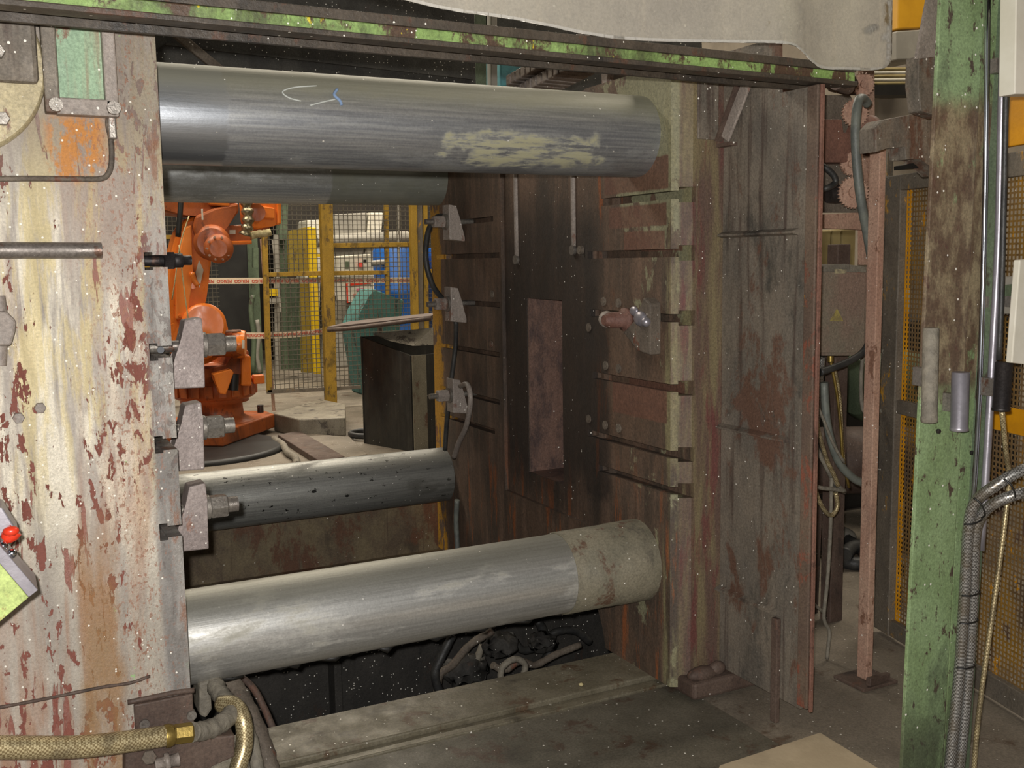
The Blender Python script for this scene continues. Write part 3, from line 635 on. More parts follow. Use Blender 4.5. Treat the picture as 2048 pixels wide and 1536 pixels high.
part('channel_lip', MB().prism([up_to(bl2,tl2,0), up_to(br2,tr2,0), up_to(br2,tr2,2.75), up_to(bl2,tl2,2.75)], (0,.05,0)), M['dkgreen'], c)
for u in ((2.348, 2, 1.062), (2.525, 2.03, 0.979)): part('column_bolt', MB().hexa(u, (u[0], u[1]-.008, u[2]), .007), M['darknut'], c)
part('gusset', MB().prism([(2.552, 2.25, 2.341), (2.602, 2.25, 2.346), (2.607, 2.25, 2.142), (2.503, 2.25, 2.126), (2.524, 2.25, 2.217)], (0,.012,0)), M['grime2'], c)
part('dark_bracket', MB().prism([(2.533, 2.27, 2.14), (2.63, 2.27, 2.153), (2.635, 2.27, 1.966), (2.549, 2.27, 1.981), (2.533, 2.27, 2.056)], (0,.05,0), .003), M['guard'], c)
part('bracket_arm', MB().prism([(2.501, 2.4, 1.944), (2.53, 2.4, 1.97), (2.668, 2.4, 1.995), (2.794, 2.4, 2.01), (2.8, 2.4, 1.887), (2.785, 2.4, 1.804), (2.743, 2.4, 1.838), (2.701, 2.4, 1.859), (2.635, 2.4, 1.851), (2.633, 2.4, 1.896), (2.546, 2.4, 1.883), (2.504, 2.4, 1.87)], (0,.07,0), .004), M['guard'], c)
part('frame_hook', MB().prism([(2.69, 2.45, 1.841), (2.794, 2.45, 1.863), (2.782, 2.45, 1.834), (2.691, 2.45, 1.828)], (0,.05,0)), M['black'], c)

solo('conduit', MB().tube([(2.474, 1.99, 2.259), (2.494, 1.99, 1.7), (2.5, 1.99, 1.139), (2.486, 1.99, 0.704), (2.453, 1.99, 0.136), (2.50,1.99,.0)], .0075, 8, 4), M['chrome'], 'thin shiny conduit running down the seam of the green column', 'pipe')
solo('conduit', MB().tube([(2.52, 1.97, 2.259), (2.521, 1.97, 1.969), (2.53, 1.97, 1.589), (2.524, 1.97, 1.254), (2.518, 1.97, 0.997), (2.507, 1.97, 0.706)], .011, 10, 4), M['lilac'], 'lilac-grey round conduit right of the green column', 'pipe')
solo('black_conduit', MB().tube([(2.502, 1.95, 2.253), (2.516, 1.95, 1.832), (2.525, 1.95, 1.478), (2.526, 1.95, 1.255)], .008, 8, 4), M['cable'], 'black cable beside the lilac conduit', 'cable')
for lab, a, b_, r, mt in (('long grey tube handle on the left side of the green column', (2.252, 1.95, 1.357), (2.256, 1.95, 1.101), .021, 'gridgrey'),
                      ('short grey tube handle on the front of the green column', (2.372, 1.95, 1.231), (2.374, 1.95, 1.067), .0235, 'lilac'),
                      ('dark steel cylinder right of the green column with cable below', (2.508, 1.92, 1.253), (2.503, 1.92, 1.116), .0235, 'darknut')):
    t = thing('tube_handle', lab, 'handle', (b_[0], b_[1], b_[2]), 'tube handles on the column')
    part('tube', MB().lathe(a, b_, [(0,r*.9),(.01,r),(.93,r),(.94,r*1.06),(.99,r*1.06),(1,r*.9)], 24), M[mt], t)
    part('lug', MB().box((a[0]-.01, a[1], (a[2]+b_[2])/2-.03), (a[0]+.01, 1.998, (a[2]+b_[2])/2+.02)), M['nut'], t)
def braided(name, pts, r, mat, lab, cat='hose', n=12, group=None):
    return solo(name, MB().tube(pts, r, n, 8), mat, lab, cat, group)
braided('braided_hose', [(2.95,1.05,1.42), (2.88,1.5,1.22), (2.614, 1.8, 1.007), (2.475, 1.82, 0.972), (2.413, 1.86, 0.925), (2.391, 1.9, 0.877), (2.391, 1.92, 0.806), (2.409, 1.94, 0.612), (2.413, 1.95, 0.387), (2.393, 1.95, 0.167), (2.381, 1.95, 0.034)], .0155, M['sbraid'], 'upper left one of two steel braided hoses tied along the column')
braided('braided_hose', [(2.95,1.05,1.36), (2.88,1.5,1.16), (2.62, 1.8, 0.922), (2.479, 1.82, 0.907), (2.432, 1.86, 0.881), (2.419, 1.9, 0.838), (2.417, 1.92, 0.767), (2.443, 1.94, 0.591), (2.45, 1.95, 0.38), (2.433, 1.95, 0.158), (2.419, 1.95, 0.024)], .0155, M['sbraid'], 'lower right one of two steel braided hoses tied along the column')
for i, (p, a) in enumerate((((2.434, 1.84, 0.918), .5), ((2.387, 1.895, 0.861), .35), ((2.394, 1.915, 0.821), .2), ((2.426, 1.94, 0.602), .08), ((2.422, 1.94, 0.522), .05), ((2.429, 1.95, 0.384), .0))):
    ln = (1,0,a) if i > 1 else (.5,0,-.85)
    d = V(ln).normalized()
    q = V(p)
    solo('cable_tie', MB().tube([q-d*.035-V((0,.004,0)), q-V((0,.021,0))-d*.018, q-V((0,.021,0))+d*.018, q+d*.035-V((0,.004,0))], .0028, 6, 4), M['black'],
         ('first', 'second', 'third', 'fourth', 'fifth', 'lowest')[i]+' black cable tie down the braided hoses at the column', 'cable tie', 'cable ties on the braided hoses')
braided('brass_cable', [(2.521, 1.93, 1.113), (2.57, 1.95, 0.995), (2.615, 1.97, 0.899), (2.602, 1.97, 0.752), (2.578, 1.97, 0.576), (2.547, 1.97, 0.369), (2.522, 1.97, 0.175), (2.512, 1.97, -0.009)], .0075, M['braid'], 'thin brass coloured cable dropping from the dark cylinder', 'cable', 8)
t = thing('enclosure_box', 'white enclosure corner at the top right edge', 'enclosure', (2.6, 1.9, 1.95))
part('box_body', MB().prism([(2.444, 1.88, 2.28), (2.696, 1.88, 2.308), (2.721, 1.88, 1.983), (2.456, 1.88, 1.968)], (0,.05,0), .003), M['white'], t)
part('mount_arm', MB().box((2.56,1.93,2.05),(2.60,2.02,2.09)).box((2.545,2.01,2.05),(2.60,2.035,2.09)), M['nut'], t)
t = thing('sign_plate', 'white sign plate below the enclosure at the right edge', 'sign', (2.6, 1.86, 1.2))
part('plate', MB().prism([(2.45, 1.84, 1.534), (2.696, 1.84, 1.544), (2.72, 1.84, 1.224), (2.435, 1.84, 1.261)], (0,.02,0), .003), M['white'], t)
part('mount_arm', MB().box((2.60,1.86,1.40),(2.63,2.02,1.43)).box((2.545,2.01,1.40),(2.63,2.035,1.43)), M['nut'], t)
t = thing('clear_cover', 'small grey latch box on the perforated panel', 'latch box', (2.619, 2, 1.376))
part('latch_body', MB().prism([(2.598, 2, 1.484), (2.644, 2, 1.487), (2.647, 2, 1.378), (2.6, 2, 1.379)], (0,.04,0), .004), M['gcab'], t)
part('latch_window', MB().prism([(2.603, 1.997, 1.462), (2.631, 1.997, 1.464), (2.63, 1.997, 1.401), (2.603, 1.997, 1.402)], (0,.004,0)), M['dkgreen'], t)

# ---------------------------------------------------------------- rusty post, junction box and its cables
t = thing('steel_post', 'rusty pale red square post standing on a small foot plate', 'post', (2.795, 2.69, 0))
part('post_shaft', MB().box((2.776,2.642,.012),(2.806,2.690,1.93), .003), M['pinkrust'], t)
part('foot_plate', MB().box((2.71,2.59,0),(2.88,2.74,.012), .003), M['darkrust'], t)
part('foot_lug', MB().bar((2.74,2.60,.03),(2.86,2.62,.02), .02, .03, (0,0,1), .003), M['darkrust'], t)
t = thing('junction_box', 'dusty reddish junction box with faded warning triangle', 'junction box', (2.9, 3.05, 1.15))
part('box_body', MB().prism([(2.746, 2.96, 1.517), (3.067, 2.96, 1.508), (3.071, 2.96, 1.162), (2.754, 2.96, 1.179)], (0,.22,0), .006), worn('dusty_red_box', '84695c', '7d7263', '96604c', .45, 4, speck=.5, rough=.7, bump=.35, bscale=90), t)
part('box_lid', MB().prism([(2.747, 2.945, 1.498), (3.036, 2.945, 1.488), (3.039, 2.945, 1.176), (2.755, 2.945, 1.191)], (0,.016,0), .004), worn('dusty_red_lid', '867062', '7f7565', '9a6550', .5, 4, speck=.5, rough=.7, bump=.35, bscale=90), t)
part('dust_crust', MB().prism([(2.769, 2.95, 1.502), (2.831, 2.95, 1.518), (2.932, 2.95, 1.522), (3.041, 2.95, 1.509), (3.047, 2.95, 1.487), (2.807, 2.95, 1.486)], (0,.15,0), .004), M['gridgrey'], t)
part('lock_plate', MB().prism([(2.769, 2.938, 1.362), (2.803, 2.938, 1.359), (2.804, 2.938, 1.323), (2.767, 2.938, 1.325)], (0,.008,0)), M['tan'], t)
part('keyhole', MB().cyl((2.786, 2.938, 1.343), (2.783, 2.934, 1.343), .008, n=12), M['black'], t)
part('warning_triangle', MB().prism([(2.889, 2.941, 1.352), (2.921, 2.941, 1.305), (2.855, 2.941, 1.308)], (0,.005,0)), plain('faded_yellow', 'a99a54', .7, 0, .2, '7d7050', 30), t, 'faded yellow warning triangle')
part('name_tag', MB().prism([(2.875, 2.941, 1.504), (2.933, 2.941, 1.501), (2.931, 2.941, 1.486), (2.875, 2.941, 1.487)], (0,.005,0)), plain('worn_tag', 'b3a884', .7, 0, .2, '7d7462', 60), t)
part('cable_gland', MB().cyl((2.897, 2.98, 1.17), (2.898, 2.98, 1.146), .012, n=12), M['brass'], t)
cab = [
 ('sbraid', .019, [(2.829, 2.96, 1.173), (2.819, 2.96, 1.084), (2.809, 2.96, 0.969), (2.797, 2.96, 0.853)], 2.96, 'thick silver flexible conduit leaving the junction box underside'),
 ('greycable', .016, [(2.789, 2.9, 1.082), (2.811, 2.9, 0.918), (2.868, 2.9, 0.778), (2.945, 2.9, 0.702), (3.007, 2.9, 0.671)], 2.90, 'thick grey hose sweeping right towards the rusty post'),
 ('braid', .0085, [(2.698, 2.86, 1.073), (2.721, 2.86, 0.932), (2.768, 2.86, 0.805), (2.81, 2.86, 0.733), (2.832, 2.86, 0.689)], 2.86, 'brass flexible conduit curving down beside the guard edge'),
 ('brass', .006, [(2.851, 2.93, 1.153), (2.886, 2.93, 1.024), (2.91, 2.93, 0.886), (2.924, 2.93, 0.768), (2.959, 2.93, 0.655)], 2.93, 'thin brass cable hanging from the gland'),
 ('braid', .007, [(2.886, 2.95, 1.142), (2.921, 2.95, 1), (2.936, 2.95, 0.842), (2.956, 2.95, 0.701)], 2.95, 'second thin brass cable next to the gland cable'),
 ('gridgrey', .006, [(2.675, 2.84, 1.049), (2.728, 2.84, 0.962), (2.787, 2.84, 0.853), (2.84, 2.84, 0.782)], 2.84, 'thin green-grey cable slanting across the bundle'),
 ('braid', .009, [(2.715, 2.88, 0.948), (2.732, 2.88, 0.833), (2.71, 2.88, 0.722), (2.692, 2.88, 0.647)], 2.88, 'ribbed conduit hugging the guard edge'),
 ('cable', .010, [(2.794, 2.92, 0.86), (2.822, 2.92, 0.77), (2.859, 2.92, 0.717), (2.881, 2.92, 0.646)], 2.92, 'black cable in the middle of the bundle'),
 ('gridgrey', .009, [(2.751, 2.9, 0.848), (2.803, 2.9, 0.766), (2.85, 2.9, 0.699), (2.908, 2.9, 0.647)], 2.90, 'grey crusted cable low in the bundle'),
 ('braid', .0085, [(2.705, 2.86, 0.764), (2.727, 2.86, 0.666), (2.769, 2.86, 0.6), (2.805, 2.86, 0.58), (2.831, 2.86, 0.611), (2.82, 2.86, 0.665)], 2.86, 'brass conduit looped into a hook below the bundle'),
 ('cable', .014, [(2.711, 2.84, 1.13), (2.779, 2.84, 1.144), (2.858, 2.84, 1.164), (2.933, 2.84, 1.201), (2.968, 2.84, 1.274), (2.982, 2.84, 1.386)], 2.84, 'black cable bending from the box towards the post'),
 ('gridgrey', .008, [(2.618, 2.82, 0.739), (2.703, 2.82, 0.705), (2.765, 2.82, 0.692), (2.828, 2.82, 0.678)], 2.82, 'grey cable tied across the bundle'),
]
for mt, r, pts, y, lab in cab:
    solo('cable', MB().tube(pts, r, 8, 6), M[mt], lab, 'cable', 'cables under the junction box')
solo('hanging_rod', MB().tube([(2.818, 2.88, 0.719), (2.818, 2.88, 0.516), (2.808, 2.88, 0.321), (2.794, 2.88, 0.194), (2.8, 2.88, 0.154), (2.824, 2.88, 0.115), (2.82, 2.88, 0.06), (2.814, 2.88, 0.005)], .0075, 8, 5), M['gridgrey'], 'thin crusted rod hanging down to the floor under the cable bundle', 'rod')
solo('slant_rod', MB().tube([(2.673, 2.86, 0.289), (2.742, 2.88, 0.237), (2.813, 2.9, 0.183)], .006, 8, 3), M['gridgrey'], 'short crusted rod slanting from the guard edge', 'rod')
solo('loop_hose', MB().tube([(2.874, 2.8, 2.092), (2.831, 2.78, 2.106), (2.777, 2.75, 2.085), (2.758, 2.74, 1.989), (2.769, 2.74, 1.869), (2.792, 2.74, 1.748), (2.848, 2.76, 1.626), (2.901, 2.78, 1.499), (2.942, 2.8, 1.352), (2.967, 2.84, 1.237)], .0165, 10, 6), M['greycable'], 'thick grey hose looping down in front of the chain drive', 'hose')

# ---------------------------------------------------------------- chain drive behind the guard
t = thing('chain_drive', 'rusty chain drive with toothed sprockets behind the guard plate', 'chain drive', (3.0, 3.1, 0))
part('upright', MB().prism([(3.204, 3.15, 2.369), (3.264, 3.15, 2.374), (3.301, 3.15, 1.575), (3.286, 3.15, 1.513), (3.23, 3.15, 1.514)], (0,.03,0), .002), M['pinkrust'], t)
part('upright', MB().box((3.12,3.18,0),(3.19,3.24,1.6), .003), M['darkrust'], t)
part('cross_member', MB().prism([(2.905, 3.12, 1.714), (3.225, 3.12, 1.728), (3.227, 3.12, 1.655), (2.906, 3.12, 1.665)], (0,.04,0), .002), M['pinkrust'], t)
part('bearing_block', MB().prism([(2.833, 3.02, 2.065), (2.972, 3.02, 2.072), (2.973, 3.02, 2.016), (3.043, 3.02, 2.03), (3.047, 3.02, 1.911), (2.837, 3.02, 1.905)], (0,.14,0), .005), M['redrust'], t)
part('drum', MB().lathe((3.013, 3, 2), (3.117, 2.98, 2.013), [(0,.055),(.55,.06),(.56,.075),(.75,.078),(.76,.062),(1,.06)], 28), M['redrust'], t)
part('motor', MB().lathe((2.855, 3.02, 2.206), (3.053, 3.02, 2.2), [(0,.022),(.3,.024),(.32,.034),(.7,.04),(.95,.036),(1,.03)], 20), M['darkrust'], t)
part('motor', MB().lathe((2.913, 3.03, 1.785), (3.034, 3.02, 1.798), [(0,.03),(.3,.036),(.9,.036),(1,.03)], 20), M['darknut'], t)
part('mount_plate', MB().prism([(2.906, 3.1, 2.169), (3.087, 3.1, 2.18), (3.148, 3.1, 2.106), (3.161, 3.1, 1.724), (2.917, 3.1, 1.722)], (0,.012,0)), M['grime'], t)
for (u, rr, tt) in (((2.995, 2.99, 2.086), .052, 26), ((3.04, 3.05, 1.904), .045, 24), ((3.004, 3, 1.792), .062, 28), ((3.053, 3.01, 2.198), .045, 22)):
    gq = part('sprocket', MB().gear((u[0]-.02, u[1]-.03, u[2]), (-.35,-.94,0), rr, tt, .012, .35), M['pinkrust'], t)
part('lever', MB().tube([(2.834, 3, 1.894), (2.855, 2.98, 1.881), (2.886, 2.97, 1.852), (2.892, 2.97, 1.826), (2.855, 2.97, 1.807), (2.836, 3, 1.801)], .012, 8, 5), M['cable'], t)

# ---------------------------------------------------------------- perforated fence panels on the right
A, D = V((3.228,2.992,0)), V((3.009,2.172,0)); fd = (D-A).normalized(); fn = V((-fd.y, fd.x, 0))
if fn.x > 0: fn = -fn
def fbar(mb, s0, s1, z0, z1, off0, off1, bev=0.0):
    c = A+fd*(s0+s1)/2+fn*(off0+off1)/2+V((0,0,(z0+z1)/2))
    return mb.obox(c, fd, fn, (0,0,1), ((s1-s0)/2, abs(off1-off0)/2, (z1-z0)/2), bev)
def perforated(mb, s0, s1, z0, z1, pitch=.0185, web=.0068):
    k = 0; s = s0
    while s < s1: fbar(mb, s, s+web, z0, z1, 0, .0020); s += pitch
    z = z0
    while z < z1: fbar(mb, s0, s1, z, z+web, -.0002, .0022); z += pitch
    return mb
t = thing('perforated_panel', 'perforated yellow guard panel left of the green column', 'guard panel', tuple(A+fd*.3), 'perforated guard panels')
part('side_frame', fbar(MB(), -.02, .085, .02, 1.86, -.01, .03, .004), M['meshframe'], t)
part('bottom_frame', fbar(MB(), .085, .60, .02, .085, -.005, .025, .003), M['meshframe'], t)
part('top_frame', fbar(MB(), .085, .60, 1.80, 1.86, -.01, .03, .003), M['meshframe'], t)
part('cross_bar', fbar(MB(), .085, .60, .93, .985, -.005, .02, .003), M['meshframe'], t)
part('folded_edge', perforated(MB(), .088, .125, .085, 1.80, .0185, .0075), M['oyellow'], t)
part('perforated_sheet', perforated(MB(), .125, .60, .085, 1.80), M['mesh'], t)
hp = [A+fd*.0+fn*.03+V((0,0,z)) for z in (1.17, 1.17, .93, .93)]
hp[1] = hp[1]+fn*.05-fd*.06; hp[2] = hp[2]+fn*.05-fd*.06
part('pull_handle', MB().tube(hp, .008, 8, 5), M['gridgrey'], t)
t = thing('perforated_panel', 'perforated yellow guard panel right of the green column', 'guard panel', tuple(A+fd*1.1), 'perforated guard panels')
part('bottom_frame', fbar(MB(), .60, 1.6, .02, .10, -.005, .025, .003), M['meshframe'], t)
part('top_panel', fbar(MB(), .60, 1.6, 1.90, 2.08, -.005, .02, .003), M['oyellow'], t)
part('top_gap_bar', fbar(MB(), .60, 1.6, 1.80, 1.88, -.005, .02, .003), M['meshframe'], t)
part('yellow_strip', fbar(MB(), .60, 1.6, .955, 1.04, -.003, .006), M['oyellow'], t)
part('perforated_sheet', perforated(MB(), .60, 1.5, .10, 1.80), M['mesh'], t)

# ---------------------------------------------------------------- things at the lower left
cb = thing('control_box', 'tilted lime green control box with red knob at the left edge', 'control box', (-0.042, 2.36, 0.803))
yy = 2.36
part('box_body', MB().prism([(0.044, 2.36, 0.859), (-0.055, 2.36, 1.022), (-0.155, 2.36, 0.944), (-0.06, 2.36, 0.782)], (0,.10,0), .002), M['lime'], cb)
part('lid_plate', MB().prism([(0.063, 2.35, 0.875), (-0.04, 2.35, 1.043), (-0.057, 2.35, 1.026), (0.044, 2.35, 0.862)], (0,.12,0), .0015), M['lilac'], cb)
kb = part('knob', MB().lathe((0.006, 2.4, 0.98), (0.03, 2.4, 0.999), [(0,.010),(.2,.015),(.6,.018),(1,.016)], 12), M['redp'], cb, 'red knob')
part('knob_grip', MB().ball((0.02, 2.385, 1.001), .014, (1.2,1,.8)), M['redp'], kb)
for q in ((0.003, 2.385, 0.971), (0.019, 2.385, 0.953)): part('lid_screw', MB().ball(q, .011), M['chrome'], cb)
part('grey_cap', MB().prism([(-0.062, 2.4, 1.064), (0.008, 2.4, 1.049), (0.035, 2.4, 0.989), (0.009, 2.4, 0.977), (-0.036, 2.4, 1.029)], (0,.10,0), .003), M['lilac'], cb)
part('support_arm', MB().bar((-0.12, 2.45, 0.91), (-0.127, 2.81, 0.814), .05, .03, (0,0,1)), M['nut'], cb)
t = thing('pipe_stub', 'dull round steel pipe lying across the rusty platen face', 'pipe', (0.109, 2.8, 1.577))
part('pipe_body', MB().cyl((-0.222, 2.795, 1.599), (0.273, 2.795, 1.594), .020, n=24), worn('dull_pipe', '6b645e', '7d7670', '6a5246', .4, 12, speck=.8, rough=.45, metal=.5, bump=.2), t)
t = thing('pipe_valve', 'crusted pipe fitting at the left edge of the platen', 'pipe fitting', (0.027, 2.8, 1.332))
part('valve_body', MB().prism([(-0.008, 2.76, 1.453), (0.048, 2.76, 1.451), (0.068, 2.76, 1.427), (0.064, 2.76, 1.399), (0.053, 2.76, 1.367), (-0.013, 2.76, 1.368)], (0,.058,0), .006), M['grime2'], t)
part('valve_stem', MB().cyl((0.037, 2.79, 1.448), (0.035, 2.79, 1.487), .014, n=12), M['grime2'], t)
part('valve_outlet', MB().cyl((0.03, 2.79, 1.369), (0.025, 2.79, 1.32), .016, n=12), M['grime2'], t)
braided('braided_hose', [(-0.254, 2.62, 0.485), (-0.097, 2.64, 0.44), (0.029, 2.66, 0.4), (0.141, 2.68, 0.367), (0.248, 2.7, 0.346), (0.355, 2.72, 0.33)], .0275, M['braid'], 'fat brass braided hose lying along the bottom of the rusty platen', 'hose', 18)
t = thing('hose_coupling', 'brass hexagon hose coupling at the end of the fat braided hose', 'coupling', (0.384, 2.72, 0.297))
part('ferrule', MB().lathe((0.348, 2.72, 0.329), (0.371, 2.72, 0.329), [(0,.030),(.5,.0305),(1,.026)], 20), M['brass'], t)
part('hex_nut', MB().hexa((0.371, 2.72, 0.329), (0.419, 2.72, 0.325), .026), M['brass'], t)
def lumpy(i, t): return 1+.05*math.sin(i*2.9)+.05*math.sin(i*4.7+1)
solo('crusted_hose', MB().tube([(0.418, 2.73, 0.32), (0.463, 2.76, 0.304), (0.511, 2.8, 0.298), (0.553, 2.86, 0.301), (0.547, 2.94, 0.301), (0.538, 3, 0.311), (0.536, 3.06, 0.328)], .026, 12, 6, lumpy), M['gridgrey'], 'crusted corrugated hose curling up from the brass coupling', 'hose')
braided('braided_hose', [(0.525, 2.9, 0.31), (0.556, 2.86, 0.315), (0.571, 2.82, 0.284), (0.567, 2.8, 0.22), (0.543, 2.78, 0.167), (0.516, 2.76, 0.089)], .024, M['braid'], 'shorter braided hose bending down to the floor beside the crusted hose', 'hose', 16)
solo('crusted_pipe', MB().tube([(0.611, 3.25, 0.242), (0.637, 3.2, 0.207), (0.654, 3.12, 0.16), (0.673, 3.05, 0.088), (0.683, 2.98, 0.004)], .030, 12, 6, lumpy), M['grime'], 'thick crusted pipe slanting down from the lower tie bar', 'pipe')
solo('crusted_pipe', MB().tube([(0.617, 3.1, 0.193), (0.63, 3.02, 0.142), (0.635, 2.96, 0.063), (0.635, 2.94, -0.012)], .020, 10, 6, lumpy), M['gridgrey'], 'thinner crusted pipe beside the thick slanting one', 'pipe')
solo('curved_strip', MB().tube([(0.68, 3.45, 0.175), (0.726, 3.4, 0.13), (0.753, 3.35, 0.064), (0.768, 3.3, 0.007)], .012, 8, 6), M['darkrust'], 'dark curved metal strip at the pit edge', 'metal strip')
solo('crusted_lump', MB().prism([(0.49, 3.02, 0.332), (0.522, 3.02, 0.338), (0.524, 3.02, 0.245), (0.504, 3.02, 0.221), (0.485, 3.02, 0.238)], (0,.1,0), .008), M['gridgrey'], 'crusted vertical bracket behind the platen corner', 'bracket')
t = thing('valve_manifold', 'rusty valve block under the fat braided hose', 'valve block', (0.34, 2.72, 0.169))
part('manifold_body', MB().prism([(0.253, 2.76, 0.308), (0.536, 2.76, 0.273), (0.533, 2.76, 0.209), (0.465, 2.76, 0.204), (0.435, 2.76, 0.125), (0.244, 2.76, 0.161)], (0,.06,0), .006), M['darkrust'], t)
part('valve_cap', MB().hexa((0.31, 2.76, 0.263), (0.306, 2.72, 0.281), .020), M['grime'], t)
part('valve_tee', MB().lathe((0.319, 2.72, 0.257), (0.38, 2.72, 0.259), [(0,.015),(.4,.016),(.41,.024),(.6,.024),(.61,.016),(1,.018)], 14), M['grime2'], t)

# ---------------------------------------------------------------- hoses in the pit, board on the floor
pit = [('black hose arching in the pit below the polished tie bar', [(1.725, 4, -0.063), (1.676, 4, -0.144), (1.638, 4, -0.227), (1.671, 4, -0.347), (1.704, 4, -0.446)], 4.0, .020, 'cable'),
 ('crusted hose crossing the pit diagonally', [(1.967, 4.1, -0.12), (1.853, 4.1, -0.165), (1.765, 4.1, -0.242), (1.703, 4.1, -0.276), (1.681, 4.1, -0.388)], 4.1, .018, 'grime'),
 ('crusted hose hanging in the middle of the pit', [(1.962, 4.2, -0.219), (1.922, 4.2, -0.308), (1.894, 4.2, -0.399), (1.879, 4.2, -0.517)], 4.2, .017, 'gridgrey'),
 ('crusted hose lying low across the pit', [(1.868, 3.9, -0.192), (1.928, 3.9, -0.226), (2.003, 3.9, -0.2), (2.078, 3.9, -0.233), (2.18, 3.9, -0.206), (2.311, 3.9, -0.184)], 3.9, .016, 'grime'),
 ('black hose curling at the pit arch', [(2.156, 4.3, -0.239), (2.223, 4.3, -0.327), (2.32, 4.3, -0.32), (2.405, 4.3, -0.271), (2.519, 4.3, -0.284), (2.606, 4.3, -0.36)], 4.3, .020, 'cable'),
 ('thin crusted hose looped near the pit ledge', [(1.805, 3.7, -0.195), (1.818, 3.7, -0.122), (1.877, 3.7, -0.097), (1.924, 3.7, -0.132), (1.911, 3.7, -0.184)], 3.7, .014, 'gridgrey'),
 ('black hose behind the pit tangle', [(2.362, 4.4, -0.231), (2.403, 4.4, -0.316), (2.431, 4.4, -0.4), (2.387, 4.4, -0.47)], 4.4, .024, 'cable')]
for lab, pts, y, r, mt in pit:
    solo('pit_hose', MB().tube(pts, r, 8, 6, lumpy), M[mt], lab, 'hose', 'hoses in the pit')
for i, (q, r, mt, lab) in enumerate((((2.004, 4.1, -0.193),.07,'pit','sooty slag lump in the middle of the pit tangle'), ((2.28, 4.2, -0.266),.06,'pit','sooty slag lump at the right of the pit tangle'), ((1.87, 4.2, -0.322),.09,'pit','sooty slag lump at the left of the pit tangle'))):
    mb = MB().ball(q, r, (1.2,1,.7), 3)
    for w in mb.bm.verts: w.co += V((random.uniform(-1,1), random.uniform(-1,1), random.uniform(-1,1)))*r*.22
    solo('slag_lump', mb, M[mt], lab, 'slag')
solo('fibre_board', MB().prism([(2.326, 2.404, 0.008), (2.307, 2.114, 0.008), (2.0,1.7,.008), (1.2,1.75,.008), (1.904, 2.385, 0.008)], (0,0,.008)), M['card'], 'tan fibreboard sheet lying on the floor at the bottom', 'board')
for q, lab in (((1.823, 3.072, 0.03), 'pale slag pebble on the bed ledge below the polished bar'), ((2.118, 3.009, 0), 'yellowish slag pebble at the foot of the burnt platen'), ((2.351, 3.085, 0), 'larger grey slag pebble beside the guard foot'), ((2.079, 3.01, 0), 'tiny grey slag pebble left of the yellowish one')):
    mb = MB().ball((q[0], q[1], q[2]+.006), .009, (1.2,1,.7), 1)
    for w in mb.bm.verts: w.co += V((random.uniform(-1,1), random.uniform(-1,1), random.uniform(-1,1)))*.0015
    solo('slag_pebble', mb, M['ropey'], lab, 'pebble')

# ---------------------------------------------------------------- upper background behind the tie bars
t = thing('rear_hood', 'sooty dark sheet hood behind the upper tie bars', 'hood', (1.4, 5.6, 2.2))
part('hood_sheet', MB().box((-.6,5.55,2.2),(2.62,5.57,3.4)), M['sootysheet'], t)
part('hood_fold', MB().bar((.9,5.54,2.66),(2.60,5.54,2.60), .012, .014, (0,1,0)), M['sootysheet'], t)
part('hood_strut', MB().bar((0.821, 5.45, 2.786), (1.145, 5.45, 2.535), .045, .03, (0,1,0), .004), M['grime'], t)
solo('upright_post', MB().prism([(2.658, 5.62, 3.06), (2.729, 5.62, 3.067), (2.69,5.62,0), (2.63,5.62,0)], (0,.08,0), .003), M['dkgreen'], 'grey-green steel upright behind the tie bar under the rail', 'upright')
solo('upright_post', MB().prism([(2.776, 5.65, 3.078), (2.816, 5.65, 3.082), (2.775,5.65,0), (2.74,5.65,0)], (0,.06,0), .003), M['gcab'], 'thin pale upright beside the grey-green one', 'upright')
solo('turquoise_cover', MB().prism([(2.904, 5.8, 2.795), (2.973, 5.8, 2.824), (3.042, 5.8, 2.775), (3.068, 5.8, 2.708), (3.004, 5.8, 2.629), (2.901, 5.8, 2.608)], (0,.21,0), .01), M['teapatch'], 'turquoise rounded cover behind the cable chain', 'cover')
solo('dark_backdrop', MB().prism([(2.975, 6, 3.115), (4.561, 6, 3.262), (4.8,6.0,0), (3.2,6.0,0)], (0,.05,0)), M['sootysheet'], 'dark steel panel behind the cable chain', 'panel')
t = thing('cable_chain', 'grey ribbed cable chain lying above the burnt platen', 'cable chain', (2.5, 4.317, 2.351))
p0, p1 = V((2.55, 4.866, 2.47)), V((2.45, 3.865, 2.418)); p1.z = p0.z+.04
ch = V((p1.x-p0.x, p1.y-p0.y, p1.z-p0.z)); nl = 15
for row, dz in ((0, 0.0), (1, -.062)):
    for i in range(nl):
        c0 = p0+ch*((i+.5)/nl)+V((row*.03, 0, dz))
        mbx = MB().obox(c0, ch, (1,.1,0), (0,0,1), (ch.length/nl*.40, .09, .026), .006)
        part('chain_link', mbx, M['grime2'], t)
solo('chain_stop', MB().prism([(2.36, 3.801, 2.444), (2.36, 3.629, 2.402), (2.36, 3.637, 2.335), (2.36, 3.724, 2.346), (2.36, 3.736, 2.281)[:2]+(2.2,), (2.36, 3.767, 2.286)[:2]+(2.2,), (2.36, 3.77, 2.398)], (.03,0,0), .003), M['grime2'], 'small bracket at the near end of the cable chain', 'bracket')
solo('grey_plate', MB().prism([(2.6, 3.998, 2.478), (2.6, 3.603, 2.39), (2.6, 3.765, 2.249), (2.6, 4.168, 2.285), (2.6, 4.007, 2.415)], (.03,0,0)), M['gcab'], 'pale grey plate above the platen top edge', 'plate')

